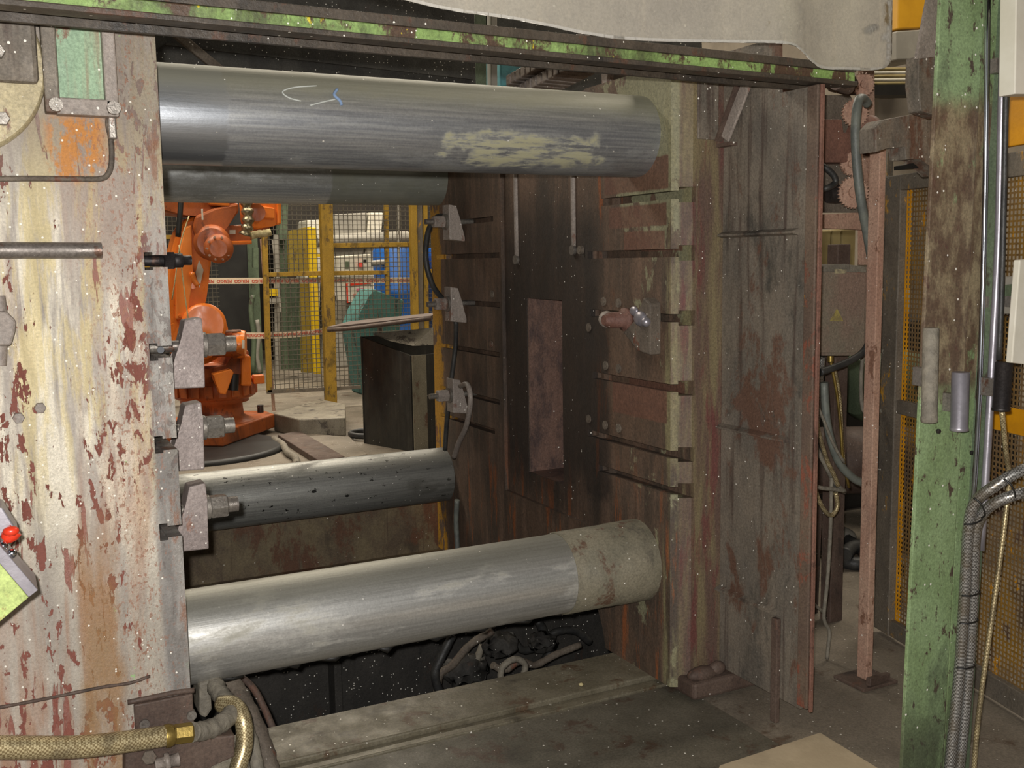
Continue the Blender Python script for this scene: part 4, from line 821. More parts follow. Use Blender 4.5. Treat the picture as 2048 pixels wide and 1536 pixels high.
# ---------------------------------------------------------------- robot
rb = thing('industrial_robot', 'orange six-axis industrial robot arm behind the tie bars', 'robot', (1.8, 9.45, .0))
O, OD = M['orange'], M['orangedirtshade']
ang = math.radians(51)
ex, ey = V((math.cos(ang), math.sin(ang), 0)), V((-math.sin(ang), math.cos(ang), 0)); ctr = V((1.78, 9.5, 0))
foot = [ctr+ex*a+ey*b_ for a, b_ in ((-.62,-.42),(.40,-.42),(.58,-.25),(.58,.25),(.40,.42),(-.62,.42))]
part('base_plate', MB().prism([(p.x, p.y, .04) for p in foot], (0,0,.13), .012), OD, rb)
part('base_bolt', MB().cyl((2.27,9.72,.17),(2.27,9.72,.24), .03, n=8), M['darknut'], rb)
part('base_neck', MB().lathe((1.80,9.45,.17),(1.80,9.45,.40), [(0,.34),(.2,.25),(.7,.24),(.75,.30),(1,.30)], 32), OD, rb)
rg = part('turntable_ring', MB().lathe((1.80,9.45,.38),(1.80,9.45,.56), [(0,.33),(.1,.36),(.9,.36),(1,.33)], 40), OD, rb)
for i in range(20):
    a = 2*PI*i/20
    if math.sin(a) < .45:
        c0 = V((1.80+.365*math.cos(a), 9.45+.365*math.sin(a), .465)); part('ring_lug', MB().obox(c0, (-math.sin(a), math.cos(a), 0), (math.cos(a), math.sin(a), 0), (0,0,1), (.036,.012,.055), .006), OD, rg)
part('ring_tab', MB().box((2.10,9.2,.50),(2.20,9.28,.58), .01), O, rb)
part('shoulder_frame', MB().prism([(1.474, 9.12, 0.536), (2.048, 9.12, 0.505), (2.053, 9.12, 0.815), (1.932, 9.12, 0.821), (1.86, 9.12, 0.672), (1.711, 9.12, 0.668), (1.482, 9.12, 0.695)], (0,.55,0), .02), OD, rb)
part('shoulder_box', MB().prism([(1.976, 9.05, 0.802), (2.052, 9.05, 0.767), (2.049, 9.05, 0.503), (1.954, 9.05, 0.51)], (0,.30,0), .015), O, rb)
part('side_bracket', MB().prism([(1.703, 8.98, 0.637), (1.861, 8.98, 0.671), (1.885, 8.98, 0.639), (1.808, 8.98, 0.449), (1.758, 8.98, 0.461), (1.73, 8.98, 0.584)], (0,.10,0), .01), O, rb)
part('vertical_motor', MB().cyl((1.899, 9.05, 0.619), (1.884, 9.05, 0.48), .045, n=20), M['black'], rb)
m1 = part('axis_motor', MB().lathe((1.52, 9.12, 0.886), (1.964, 9.02, 0.879), [(0,.10),(.08,.11),(.84,.11),(.85,.125),(1,.125)], 24), OD, rb)
part('motor_cap', MB().lathe((1.939, 9.02, 0.88), (1.998, 9, 0.878), [(0,.128),(.5,.128),(1,.118)], 8, True, PI/8), O, m1)
part('motor_label', MB().prism([(1.943, 8.875, 0.923), (1.964, 8.875, 0.922), (1.96, 8.875, 0.849), (1.939, 8.875, 0.851)], (0,.004,0)), M['white'], m1)
part('top_conduit', MB().tube([(1.683, 9, 0.996), (1.825, 8.98, 0.995), (1.956, 8.96, 0.995)], .012, 8, 3), M['pinkrust'], rb)
jd = part('shoulder_joint', MB().lathe((1.591, 9.02, 0.982), (1.666, 9.45, 0.955), [(0,.20),(.03,.23),(.3,.23),(.31,.27),(1,.27)], 36), O, rb)
for i in range(14):
    a = 2*PI*i/14; cx, cy, cz = (1.591, 9.02, 0.982)
    part('joint_bolt', MB().hexa((cx+.205*math.cos(a), cy-.001, cz+.205*math.sin(a)), (cx+.205*math.cos(a), cy-.022, cz+.205*math.sin(a)), .013), O, jd)
part('joint_knuckle', MB().lathe((1.647, 8.95, 1.059), (1.712, 9.3, 1.04), [(0,.16),(.04,.185),(1,.185)], 30), O, rb)
la = part('lower_arm', MB().prism([(1.362, 9.05, 0.898), (1.354, 9.05, 1.193), (1.382, 9.05, 1.505), (1.475, 9.05, 1.815), (1.546, 9.05, 1.939), (1.658, 9.05, 1.981), (1.753, 9.05, 1.814), (1.758, 9.05, 1.582), (1.726, 9.05, 1.435), (1.664, 9.05, 1.267), (1.645, 9.05, 1.055), (1.583, 9.05, 0.887)], (0,.30,0), .03), O, rb)
part('sheen_ridge', MB().prism([(1.433, 9.02, 1.107), (1.454, 9.02, 1.503), (1.538, 9.02, 1.876), (1.604, 9.02, 1.905), (1.592, 9.02, 1.501), (1.531, 9.02, 1.103)], (0,.05,0), .015), plain('sheen_orange', 'e88238', .16, 0, 0, 'ee9450', 3), la)  # ridge added in lighter glossy orange to stand in for the arm's sheen
part('arm_label', MB().prism([(1.651, 9.045, 1.605), (1.684, 9.045, 1.52), (1.643, 9.045, 1.369), (1.617, 9.045, 1.5)], (0,.004,0)), M['white'], la)
part('arm_handle', MB().tube([(1.58, 9, 1.501), (1.593, 9, 1.438), (1.624, 9, 1.387)], .022, 8, 3), O, la)
part('arm_bolt', MB().cyl((1.591, 9.05, 1.387), (1.586, 9.02, 1.388), .025, n=10), O, la)
el = part('elbow_housing', MB().lathe((1.741, 8.92, 1.748), (1.835, 9.4, 1.759), [(0,.12),(.05,.15),(.6,.16),(1,.16)], 32), OD, rb)
part('elbow_cover', MB().lathe((1.78, 8.86, 1.697), (1.808, 9, 1.699), [(0,.07),(.1,.12),(1,.125)], 26), OD, el)
for i in range(10):
    a = 2*PI*i/10; cx, cy, cz = (1.781, 8.865, 1.697)
    part('cover_bolt', MB().cyl((cx+.095*math.cos(a), cy+.008, cz+.095*math.sin(a)), (cx+.095*math.cos(a), cy-.012, cz+.095*math.sin(a)), .010, n=8), M['pinkrust'], el)
part('elbow_plate', MB().prism([(1.627, 8.95, 1.968), (1.786, 8.95, 2.04), (1.987, 8.95, 2.083), (1.983, 8.95, 2), (1.87, 8.95, 1.895), (1.799, 8.95, 1.79), (1.729, 8.95, 1.707), (1.634, 8.95, 1.77), (1.606, 8.95, 1.873)], (0,.4,0), .02), OD, rb)
part('forearm', MB().prism([(1.826, 8.98, 1.887), (2.096, 8.98, 1.905), (2.088, 8.98, 1.735), (1.819, 8.98, 1.737)], (0,.32,0), .015), OD, rb)
fb = part('forearm_base', MB().prism([(1.755, 8.97, 1.758), (2.087, 8.97, 1.764), (2.086, 8.97, 1.735), (1.754, 8.97, 1.733)], (0,.34,0), .006), O, rb)
part('forearm_label', MB().prism([(1.902, 8.975, 1.854), (1.953, 8.975, 1.854), (1.951, 8.975, 1.82), (1.901, 8.975, 1.82)], (0,.004,0)), M['white'], rb)
part('upper_housing', MB().prism([(1.373, 9, 2.16), (1.969, 9, 2.17), (1.989, 9, 2.057), (1.835, 9, 1.988), (1.669, 9, 1.971), (1.548, 9, 1.978), (1.365, 9, 2.002)], (0,.4,0), .02), OD, rb)
part('housing_cover', MB().prism([(1.717, 8.95, 2.134), (1.914, 8.95, 2.124), (1.91, 8.95, 2.045), (1.746, 8.95, 2.06)], (0,.06,0), .01), O, rb)
wr = part('wrist_housing', MB().prism([(2.057, 8.95, 2.126), (2.322, 8.95, 2.13), (2.347, 8.95, 2.1), (2.339, 8.95, 1.908), (2.277, 8.95, 1.887), (2.112, 8.95, 1.853), (2.064, 8.95, 1.916)], (0,.34,0), .025), O, rb)
part('wrist_cover', MB().prism([(2.176, 8.93, 2.055), (2.287, 8.93, 2.039), (2.283, 8.93, 1.946), (2.185, 8.93, 1.954)], (0,.03,0), .008), O, wr)
part('wrist_disc', MB().cyl((2.132, 8.95, 2.001), (2.124, 8.92, 1.999), .075, n=24), OD, wr)
part('wrist_end_cap', MB().prism([(2.308, 8.93, 2.124), (2.347, 8.93, 2.112), (2.338, 8.93, 1.903), (2.303, 8.93, 1.895)], (0,.38,0), .012), O, wr)
part('flange_pad', MB().prism([(2.086, 8.98, 1.875), (2.25, 8.98, 1.888), (2.248, 8.98, 1.837), (2.092, 8.98, 1.811)], (0,.2,0), .01), OD, wr)
part('foil_sleeve', MB().tube([(2.026, 8.88, 2.163), (2.032, 8.86, 2.037), (2.035, 8.86, 1.912), (2.009, 8.88, 1.809)], .045, 12, 8, lambda i, t: 1+.22*math.sin(i*1.4)), M['glove'], rb)
part('fibre_wrap', MB().tube([(2.06, 8.9, 1.801), (2.12, 8.9, 1.817), (2.184, 8.9, 1.822), (2.232, 8.9, 1.834)], .032, 10, 6, lumpy), M['ropey'], rb)
part('robot_cable', MB().tube([(1.505, 8.9, 2.103), (1.487, 8.88, 1.972), (1.462, 8.88, 1.794)], .022, 8, 5), M['black'], rb)
part('thin_cord', MB().tube([(1.555, 8.86, 1.964), (1.468, 8.84, 1.728), (1.414, 8.84, 1.443), (1.385, 8.86, 1.28)], .005, 6, 5), M['ropey'], rb)
part('thin_cord', MB().tube([(1.46, 8.84, 1.728), (1.477, 8.84, 1.442), (1.496, 8.84, 1.195), (1.516, 8.86, 1.028)], .005, 6, 5), M['ropey'], rb)
part('hook_plate', MB().box((1.666, 8.84, 1.931), (1.654, 8.86, 2.021), .002), M['white'], rb)
solo('robot_plinth', MB().lathe((1.50,8.9,0),(1.50,8.9,.04), [(0,.76),(.6,.76),(1,.72)], 48), M['black'], 'black round steel plinth under the orange robot', 'plinth')

# ---------------------------------------------------------------- things on the floor behind the machine
solo('steel_block', MB().prism([(2.36, 9.598, 0), (2.464, 9.075, 0), (2.856, 8.954, 0), (3.139, 9.825, 0), (3.037, 10.373, 0)], (0,0,.17), .012), M['binlight'], 'low grey steel block on the floor beside the robot base', 'steel block')
solo('steel_plate', MB().prism([(2.264, 9.076, -0), (2.494, 9.183, 0), (2.453, 7.741, 0), (2.224, 7.649, 0)], (0,0,.05), .006), M['darkrust'], 'flat brown steel plate lying on the floor before the block', 'steel plate')
solo('steel_plate', MB().prism([(2.494, 9.183, 0), (2.819, 8.728, 0), (2.676, 7.848, 0), (2.453, 7.741, 0)], (0,0,.03), .006), M['floor'], 'flat grey slab lying beside the brown plate', 'slab')
solo('coiled_hose', MB().tube([V((2.98+.14*math.cos(a), 8.75+.16*math.sin(a), .03+.01*a/6)) for a in [i*.6 for i in range(22)]], .022, 8, 2), M['cable'], 'black hose coiled on the floor beside the dark bin', 'hose')
solo('ground_hose', MB().tube([(2.203, 8.972, 0.03), (2.193, 8.626, 0.03), (2.133, 8.254, 0.03), (2.127, 8.004, 0.03), (2.056, 7.69, 0.03)], .03, 8, 5), M['gridgrey'], 'grey hose lying on the floor beside the robot plinth', 'hose')
bn = thing('scrap_bin', 'dark steel scrap bin with sloping lid beyond the tie bars', 'bin', (3.1, 8.4, 0))
f0, f1, f2 = V((2.87,8.50,0)), V((3.08,7.88,0)), V((3.9,8.05,0)); f3 = f0+(f2-f1)
part('bin_front', MB().prism([f0, f1, f1+V((0,0,.80)), f0+V((0,0,.93))], (.02,.01,0)), M['binsteel'], bn)
part('bin_side', MB().prism([f1, f2, f2+V((0,0,.80)), f1+V((0,0,.80))], (0,.02,0)), M['binsteel'], bn)
part('bin_back', MB().prism([f0, f3, f3+V((0,0,.93)), f0+V((0,0,.93))], (0,-.02,0)), M['binsteel'], bn)
part('corner_strip', MB().prism([f1+V((.01,-.02,0)), f1+V((.14,.0,0)), f1+V((.14,.0,.80)), f1+V((.01,-.02,.80))], (0,.015,0)), M['sleeve'], bn)
part('bin_lip', MB().prism([(2.875, 8.2, 0.969), (3.338, 8, 1.013), (3.313, 7.95, 0.871), (3.135, 7.95, 0.872), (2.972, 8.05, 0.915)], (.02,.02,0)), M['binlight'], bn)
part('bin_lid', MB().prism([(2.505, 8.25, 1.008), (3.28, 7.9, 1.083), (3.659, 8.6, 1.074), (2.944, 9, 1.003)], (0,0,.035), .004), M['darkrust'], bn)
part('lid_edge', MB().tube([(2.502, 8.24, 1.017), (2.665, 8.15, 1.026), (2.965, 8.02, 1.061), (3.28, 7.9, 1.095)], .018, 6, 3), M['darkrust'], bn)

# ---------------------------------------------------------------- yellow fence
YF = 10.86
fe = thing('mesh_fence', 'worn yellow steel fence with square wire mesh behind the robot', 'fence', (3.3, YF, 0))
part('main_post', MB().prism([(3.259, 10.8, 2.334), (3.39, 10.8, 2.336), (3.36, 10.8, -0.003), (3.242, 10.8, 0.006)], (0,.10,0), .006), M['yellow'], fe)
part('frame_post', MB().prism([(2.637, 10.86, 1.943), (2.694, 10.86, 1.943), (2.672, 10.86, 0.21), (2.619, 10.86, 0.214)], (0,.05,0), .004), M['yellow'], fe)
part('frame_rail', MB().prism([(2.65, 10.87, 1.477), (3.269, 10.87, 1.482), (3.267, 10.87, 1.434), (2.648, 10.87, 1.43)], (0,.04,0), .003), M['yellow'], fe)
part('frame_rail', MB().prism([(2.62, 10.86, 0.24), (3.274, 10.86, 0.222), (3.655, 10.86, 0.218), (3.654, 10.86, 0.184), (3.273, 10.86, 0.184), (2.618, 10.86, 0.198)], (0,.04,0)), M['meshframe'], fe)
part('frame_rail', MB().prism([(3.375, 10.87, 1.48), (4.008, 10.87, 1.474), (4.007, 10.87, 1.43), (3.373, 10.87, 1.432)], (0,.04,0), .003), M['yellow'], fe)
part('frame_rail', MB().prism([(3.386, 10.87, 1.779), (4.355, 10.87, 1.785), (4.354, 10.87, 1.735), (3.384, 10.87, 1.726)], (0,.04,0), .003), M['yellow'], fe)
part('frame_post', MB().prism([(4.005, 10.88, 2.352), (4.051, 10.88, 2.353), (4.027, 10.88, 1.203), (3.986, 10.88, 1.204)], (0,.04,0), .003), M['yellow'], fe)
part('corner_post', MB().prism([(4.284, 10.8, 2.352), (4.355, 10.8, 2.353), (4.336, 10.8, 0.805), (4.264, 10.8, 0.808)], (0,.08,0), .004), M['yellow'], fe)
part('corner_post', MB().prism([(4.371, 10.84, 2.356), (4.431, 10.84, 2.357), (4.412, 10.84, 0.799), (4.352, 10.84, 0.802)], (0,.08,0), .004), M['meshframe'], fe)
part('frame_post', MB().prism([(4.451, 10.86, 2.359), (4.505, 10.86, 2.36), (4.481, 10.86, 0.795), (4.427, 10.86, 0.798)], (0,.05,0), .003), M['yellow'], fe)
part('frame_post', MB().prism([(4.572, 10.86, 2.361), (4.657, 10.86, 2.362), (4.629, 10.86, 0.789), (4.543, 10.86, 0.793)], (0,.05,0), .003), M['yellow'], fe)
part('frame_rail', MB().prism([(4.455, 10.87, 1.483), (4.639, 10.87, 1.48), (4.637, 10.87, 1.435), (4.454, 10.87, 1.438)], (0,.04,0)), M['yellow'], fe)
mb = MB(); x = 2.66
while x < 4.60: mb.box((x-.0032,10.885,.22),(x+.0032,10.892,2.35)); x += .051
z = .24
while z < 2.35: mb.box((2.64,10.879,z-.0032),(4.60,10.886,z+.0032)); z += .051
w = part('wire_mesh', mb, M['wire'], fe); w['kind'] = 'stuff'
solo('wooden_pole', MB().cyl((2.648, 10.95, 1.827), (2.70,10.95,0), .018, n=10), M['pinkrust'], 'thin reddish pole leaning beside the fence gate', 'pole')

# barrier tapes with the repeated warning word
def tape(p, q, label, flip, n, sag=0.0):
    t = thing('barrier_tape', label, 'barrier tape', tuple(p), 'barrier tapes')
    p, q = V(p), V(q); d = q-p; mb = MB(); k = 16; h = .032
    pt = lambda s_: p+d*s_+V((0,0,-sag*4*s_*(1-s_)))
    for i in range(k): mb.bar(pt(i/k), pt((i+1)/k), .003, 2*h, (0,0,1))
    part('tape_strip', mb, M['tape'], t)
    cu = bpy.data.curves.new('warning_word', 'FONT'); cu.body = 'PERIGO'; cu.size = .045; cu.align_x = 'CENTER'; cu.align_y = 'CENTER'; cu.extrude = .0005; cu.offset = .0006
    tmp = bpy.data.objects.new('tmp', cu); COL.objects.link(tmp); bpy.context.view_layer.update()
    me = bpy.data.meshes.new_from_object(tmp.evaluated_get(bpy.context.evaluated_depsgraph_get())); bpy.data.objects.remove(tmp, do_unlink=True)
    me.materials.clear(); me.materials.append(M['tapered'])
    for i in range(n):
        s_ = (i+.5)/n; c0 = p+d*s_+V((0,-.004,-sag*4*s_*(1-s_)))
        o = bpy.data.objects.new('printed_word', me); COL.objects.link(o); o.parent = t
        o.location = c0-p; o.rotation_euler = (PI/2, PI if flip else 0, math.atan2(d.y, d.x))
    return t
tape((1.965, 10.905, 1.404), (4.65, 10.905, 1.355), 'upper red and white warning tape stretched behind the fence', True, 15)
tape((2.431, 10.905, 0.825), (3.328, 10.905, 0.838), 'lower red and white warning tape sagging behind the fence', False, 6, .02)

# ---------------------------------------------------------------- far machinery
solo('black_cabinet', MB().box((2.677, 14.6, -0.012), (3.33, 15.6, 2.9), .02), M['black'], 'tall black machine cabinet far behind the robot', 'cabinet')
solo('green_machine', MB().box((3.36,14.9,0),(3.55,16.2,3.4), .02), M['dkgreen'], 'old green machine column beside the black cabinet', 'machine')
t = thing('pipe_rack', 'tangle of thin grey pipes and valves behind the gate mesh', 'pipe rack', (3.45, 14.3, 0))
part('pipe', MB().tube([(3.285, 14.2, 1.153), (3.249, 14.2, 0.95), (3.271, 14.2, 0.539), (3.237, 14.2, 0.093)], .035, 8, 4), M['dkgreen'], t)
part('pipe', MB().tube([(3.324, 14.2, 0.811), (3.342, 14.2, 0.604), (3.303, 14.2, 0.331), (3.333, 14.2, 0.087)], .03, 8, 4), M['gcab'], t)
part('valve_box', MB().prism([(3.32, 14.2, 1.795), (3.388, 14.2, 1.795), (3.376, 14.2, 1.524), (3.308, 14.2, 1.526)], (0,.1,0)), M['dkgreen'], t)
part('pipe', MB().cyl((3.433, 13.6, 1.88), (3.505, 13.6, 0.929), .014, n=6), M['gcab'], t)
part('pipe', MB().cyl((3.533, 13.8, 1.951), (3.483, 13.8, 0.147), .04, n=8), M['gcab'], t)
part('pipe', MB().cyl((3.679, 14, 1.957), (3.63, 14, 0.121), .05, n=8), M['dkgreen'], t)
part('pipe', MB().cyl((3.91, 14, 1.345), (3.882, 14, 0.105), .06, n=8), M['dkgreen'], t)
part('pipe', MB().cyl((3.839, 14.2, 1.345), (3.809, 14.2, 0.093), .08, n=8), M['dkgreen'], t)
part('valve_box', MB().prism([(3.397, 13.7, 1.24), (3.504, 13.7, 1.237), (3.5, 13.7, 1.145), (3.393, 13.7, 1.148)], (0,.1,0)), M['byellow'], t)
part('valve_box', MB().prism([(3.391, 13.7, 1.108), (3.525, 13.7, 1.117), (3.523, 13.7, 1.051), (3.388, 13.7, 1.042)], (0,.1,0)), M['gcab'], t)
solo('pale_column', MB().prism([(3.611, 13.8, 2.543), (3.719, 13.8, 2.544), (3.692, 13.8, 1.884), (3.584, 13.8, 1.885)], (0,.2,0)), M['dkgreen'], 'pale green upright behind the robot wrist', 'upright')
t = thing('yellow_guard', 'bright yellow edged machine guard behind the fence gate', 'machine guard', (4.1, 14.0, 0))
part('guard_sheet', MB().prism([(3.643, 13.6, 1.997), (3.969, 13.6, 2.063), (3.972, 13.6, 1.427), (3.633, 13.6, 1.433)], (0,.05,0)), M['dyellow'], t)
part('guard_sheet', MB().prism([(3.792, 13.65, 1.351), (3.983, 13.65, 1.346), (3.963, 13.65, 0.096), (3.769, 13.65, 0.109)], (0,.05,0)), M['dyellow'], t)
part('edge_post', MB().prism([(3.892, 13.5, 2.039), (3.994, 13.5, 2.04), (3.987, 13.5, 0.088), (3.905, 13.5, 0.093)], (0,.1,0), .01), M['byellow'], t)
part('guard_lug', MB().prism([(3.98, 13.5, 1.691), (4.069, 13.5, 1.69), (4.067, 13.5, 1.651), (3.979, 13.5, 1.652)], (0,.05,0)), M['byellow'], t)
solo('cabinet_row', MB().prism([(4.734, 15, 2.292), (5.24, 15, 2.318), (4.94,15.0,0), (4.5,15.0,0)], (0,.5,0), .02), M['gcab'], 'grey brown cabinet in the row behind the fence', 'cabinet')
solo('cabinet_row', MB().prism([(5.264, 15, 2.318), (5.494, 15, 2.32), (5.2,15.0,0), (4.98,15.0,0)], (0,.5,0), .02), M['white'], 'pale cabinet at the right of the row behind the fence', 'cabinet')
solo('cabinet_row', MB().prism([(4.371, 15.2, 2.211), (4.601, 15.2, 2.227), (4.45,15.2,0), (4.2,15.2,0)], (0,.5,0), .02), M['white'], 'small pale cabinet above the bright yellow guard', 'cabinet')
solo('horizontal_pipe', MB().cyl((4.402, 14.906, 1.895), (5.835, 14.906, 1.949), .096, n=14), M['gcab'], 'fat grey horizontal pipe below the cabinet row', 'pipe')
solo('horizontal_pipe', MB().cyl((4.378, 12.5, 1.555), (4.714, 12.5, 1.575), .037, n=12), M['gcab'], 'thin grey horizontal pipe right of the white control panel', 'pipe')
t = thing('switch_cabinet', 'white control panel with a red switch behind the fence', 'control panel', (4.11, 12.4, 0.857))
part('panel_body', MB().prism([(3.945, 12.4, 1.652), (4.36, 12.4, 1.672), (4.355, 12.4, 1.099), (3.951, 12.4, 1.099)], (0,.2,0), .01), M['white'], t)
part('panel_stand', MB().box((4.05,12.45,0),(4.12,12.52,1.2)), M['meshframe'], t)
part('switch_disc', MB().cyl((4.219, 12.4, 1.538), (4.205, 12.36, 1.538), .035, n=18), M['redp'], t)
part('display', MB().prism([(4.023, 12.39, 1.584), (4.068, 12.39, 1.583), (4.065, 12.39, 1.497), (4.02, 12.39, 1.498)], (0,.01,0)), M['dkgreen'], t)
part('display', MB().prism([(4.257, 12.39, 1.605), (4.296, 12.39, 1.605), (4.294, 12.39, 1.568), (4.255, 12.39, 1.568)], (0,.01,0)), M['black'], t)
t = thing('warning_sign', 'white sign with red border hanging under the control panel', 'sign', (4.178, 12.385, 1.073))
part('sign_board', MB().prism([(4.044, 12.385, 1.307), (4.331, 12.385, 1.337), (4.329, 12.385, 1.087), (4.042, 12.385, 1.084)], (0,.01,0)), M['white'], t)
part('red_border', MB().prism([(4.021, 12.395, 1.313), (4.06, 12.395, 1.312), (4.058, 12.395, 1.071), (4.026, 12.395, 1.072)], (0,.008,0)), M['redp'], t)
part('red_border', MB().prism([(4.065, 12.37, 1.319), (4.352, 12.37, 1.349), (4.351, 12.37, 1.306), (4.064, 12.37, 1.282)], (0,.008,0)), M['redp'], t)
part('red_lettering', MB().prism([(4.099, 12.37, 1.182), (4.282, 12.37, 1.195), (4.281, 12.37, 1.164), (4.098, 12.37, 1.151)], (0,.004,0)), plain('faded_red', 'd08a78', .6), t)
part('red_lettering', MB().prism([(4.146, 12.37, 1.249), (4.238, 12.37, 1.252), (4.237, 12.37, 1.221), (4.145, 12.37, 1.218)], (0,.004,0)), plain('faded_magenta', 'd0708c', .6), t)
mb = MB(); mb.prism([(3.842, 11.6, 0.814), (3.934, 11.6, 1.004), (4.051, 11.6, 1.187), (4.103, 11.6, 1.256), (4.362, 11.6, 1.149), (4.475, 11.6, 1.116), (4.445, 11.6, 0.968), (4.25,11.6,0), (3.95,11.6,0)], (0,.5,0), .02)
solo('teal_skip', mb, M['teal'], 'dented teal skip with torn rim behind the bin', 'skip')
solo('round_machine', MB().lathe((4.16, 12.9, 0.963), (4.321, 13.4, 0.94), [(0,.22),(.1,.28),(1,.28)], 28), M['binlight'], 'round grey drum below the control panel', 'drum')
solo('blue_drum', MB().lathe((4.86,12.7,0), (4.86,12.7,1.75), [(0,.33),(.02,.35),(.33,.35),(.34,.365),(.36,.35),(.66,.35),(.67,.365),(.69,.35),(.98,.35),(1,.33)], 36), M['blue'], 'blue barrel stack behind the fence corner', 'drum')
solo('blue_cabinet', MB().box((5.26,12.2,0),(6.2,13.0,1.75), .02), M['blue'], 'blue machine cabinet right of the fence corner', 'cabinet')
solo('hanging_chain', MB().tube([(4.43,11.5,6.99), (4.399, 11.5, 2.171), (4.384, 11.5, 1.881), (4.392, 11.5, 1.532), (4.38, 11.5, 1.121)], .012, 6, 4), M['gcab'], 'thin hanging chain in front of the blue drum', 'chain')
solo('dark_machine', MB().box((4.2,16.4,0),(8.5,17.5,2.6), .05), M['darkwall'], 'large dark brown machine at the back of the hall', 'machine')
solo('dark_machine', MB().box((-2.0,15.5,0),(2.3,16.6,3.2), .05), M['black'], 'large black machine at the back left of the hall', 'machine')
t = thing('mesh_fence', 'yellow fence panel glimpsed left of the robot arm', 'fence', (1.75, 12.0, 0))
part('frame_rail', MB().prism([(1.628, 12, 1.902), (2.079, 12, 1.901), (2.077, 12, 1.857), (1.626, 12, 1.859)], (0,.05,0)), M['yellow'], t)
part('frame_post', MB().box((1.60,12.0,0),(1.66,12.05,2.4)), M['yellow'], t)
mb = MB()
for i in range(16): mb.box((1.62+.05*i,12.01,.3),(1.626+.05*i,12.016,2.4))
for i in range(42): mb.box((1.62,12.016,.3+.05*i),(2.4,12.022,.306+.05*i))
w = part('wire_mesh', mb, M['wire'], t); w['kind'] = 'stuff'

# ---------------------------------------------------------------- right hand background seen beside the post
solo('tan_locker', MB().prism([(4.914, 5.2, 1.719), (5.036, 5.2, 1.726), (5.02,5.2,0), (4.90,5.2,0)], (0,.3,0), .01), M['tan'], 'left tan locker above the junction box', 'locker', 'tan lockers')
solo('tan_locker', MB().prism([(5.045, 5.2, 1.726), (5.125, 5.2, 1.729), (5.12,5.2,0), (5.03,5.2,0)], (0,.3,0), .01), M['tan'], 'middle tan locker above the junction box', 'locker', 'tan lockers')
solo('tan_locker', MB().prism([(5.134, 5.2, 1.729), (5.26, 5.2, 1.736), (5.26,5.2,0), (5.13,5.2,0)], (0,.3,0), .01), M['tan'], 'right tan locker above the junction box', 'locker', 'tan lockers')
solo('white_appliance', MB().prism([(5.187, 4.8, 1.339), (5.348, 4.8, 1.335), (5.346, 4.8, 1.167), (5.193, 4.8, 1.179)], (0,.3,0), .008), M['white'], 'small white box between the rusty post and the mesh panel', 'box')
solo('beige_partition', MB().prism([(6.387, 6.2, 2.86), (7.293, 6.2, 2.914), (7.4, 6.2, 0.735), (6.5,6.2,0), (6.2,6.2,0)], (0,.06,0)), M['wall'], 'beige partition above the bracket arm', 'partition')
t = thing('girder_rack', 'dark girder rack under the stacked bars', 'rack', (6.1, 5.65, 0))
part('girder', MB().prism([(5.777, 5.6, 2.769), (6.531, 5.6, 2.823), (6.535, 5.6, 2.742), (5.779, 5.6, 2.699)], (0,.15,0)), M['black'], t)
part('leg', MB().box((5.98,5.62,0),(6.04,5.70,2.45)), M['meshframe'], t)
part('leg', MB().box((6.75,5.62,0),(6.81,5.70,2.45)), M['meshframe'], t)
for i, (pa, pb) in enumerate((((5.801, 5.66, 2.889), (6.596, 5.66, 2.95)), ((5.802, 5.66, 2.864), (6.597, 5.66, 2.924)), ((5.802, 5.66, 2.84), (6.598, 5.66, 2.899)), ((5.803, 5.66, 2.815), (6.599, 5.66, 2.873)), ((5.804, 5.66, 2.79), (6.601, 5.66, 2.847)))):
    solo('steel_bar', MB().cyl(pa, pb, .0125, n=8), M['white'] if i % 2 else M['tan'], ('topmost', 'second', 'third', 'fourth', 'lowest')[i]+' pale bar of the stack resting on the dark girder', 'bar', 'stacked bars')
solo('crane_beam', MB().prism([(6.443, 6, 3.733)[:2]+(7.0,), (6.789, 6, 3.771)[:2]+(7.0,), (6.764, 6, 3.329), (6.46, 6, 3.295)], (0,.3,0), .01), plain('crane_yellow', 'c9941c', .5, 0, .05, 'b98614', 3), 'yellow crane beam end at the top right', 'crane beam')
solo('grey_girder', MB().prism([(6.342, 5.9, 3.251), (6.695, 5.9, 3.295), (6.706, 5.9, 3.07), (6.351, 5.9, 3.037)], (0,.35,0), .01), M['gcab'], 'dark grey girder below the yellow crane beam', 'girder')
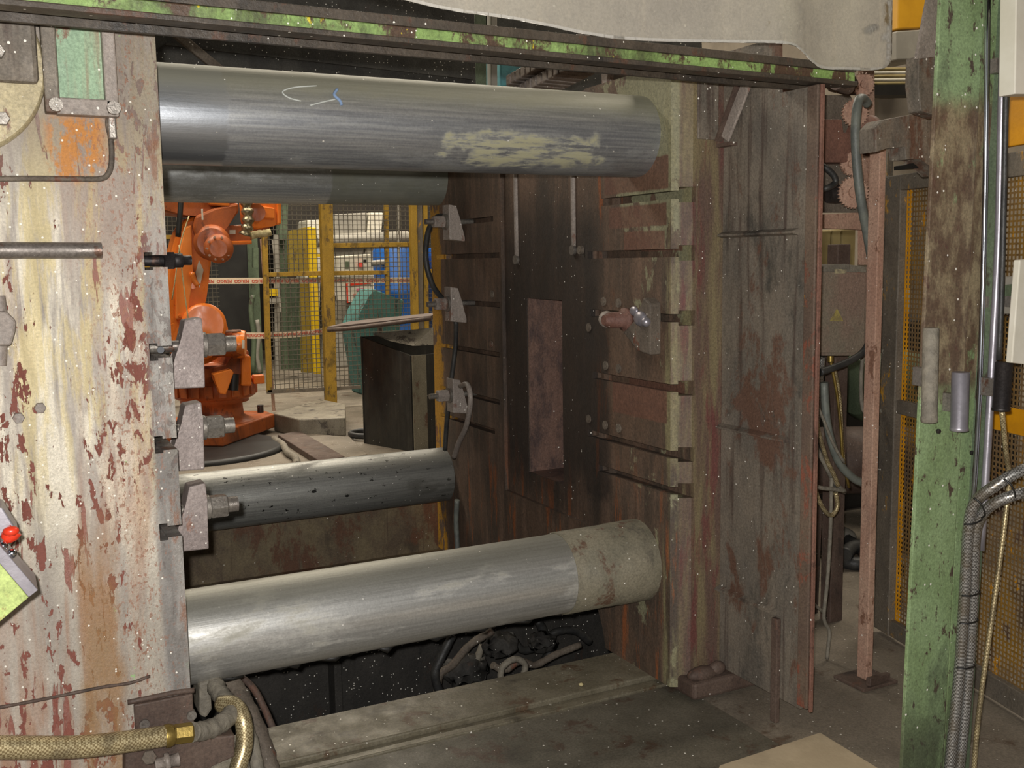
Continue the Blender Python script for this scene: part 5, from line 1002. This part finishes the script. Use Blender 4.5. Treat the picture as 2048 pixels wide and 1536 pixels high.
solo('black_press', MB().box((4.0,4.6,0),(6.2,5.15,1.15), .03), M['black'], 'black machine housing in the gap behind the cable bundle', 'machine')
solo('green_motor', MB().lathe((4.45,4.38,.80),(4.95,4.36,.80), [(0,.16),(.1,.2),(.8,.2),(1,.12)], 24), M['dkgreen'], 'dark green motor behind the rusty post', 'motor')
t = thing('rusty_tank', 'rusty horizontal tank low behind the rusty post', 'tank', (4.1, 4.05, 0))
part('tank_shell', MB().lathe((3.55,4.35,.46),(4.7,3.75,.46), [(0,.10),(.03,.18),(.97,.18),(1,.10)], 28), M['darkrust'], t)
for k in (.2, .8):
    part('saddle', MB().box((3.50+1.15*k,4.25-.6*k,0),(3.60+1.15*k,4.45-.6*k,.32)), M['darkrust'], t)
solo('rust_leg', MB().prism([(3.051, 3.3, 0.52), (3.182, 3.3, 0.504), (3.168, 3.3, -0.077)[:2]+(0,), (3.053, 3.3, -0.056)[:2]+(0,)], (0,.08,0), .004), M['darkrust'], 'wide rusty leg beside the guard edge', 'leg plate')
for lab, pts in (('black hose looped on the floor behind the rusty post', [(3.827, 3.947, 0.03), (3.762, 3.775, 0.03), (3.786, 3.681, 0.03), (3.934, 3.675, 0.03), (3.888, 3.506, 0.03)]),
                 ('second black hose snaking on the floor near the tank', [(3.856, 4.015, 0.05), (4.032, 4.086, 0.05), (3.991, 3.936, 0.05), (3.895, 3.721, 0.05), (3.606, 3.277, 0.04)]),
                 ('third black hose curling under the tank', [(3.722, 3.702, 0.08), (3.827, 3.756, 0.09), (3.873, 3.718, 0.08), (3.715, 3.438, 0.05), (3.498, 3.177, 0.04)])):
    solo('ground_hose', MB().tube(pts, .035, 8, 6), M['cable'], lab, 'hose', 'black hoses on the floor')
solo('pale_sack', MB().ball((3.991, 4.051, 0.05), .10, (1.3,1.0,.6), 3), M['gcab'], 'pale grey sack lying on the floor behind the hanging rod', 'sack')
solo('grey_tube', MB().tube([(5.427, 5.204, 0.03), (5.72, 5.229, 0.03), (5.77, 5.095, 0.03)], .03, 8, 4), M['gridgrey'], 'grey horizontal tube behind the mesh panel edge', 'tube')
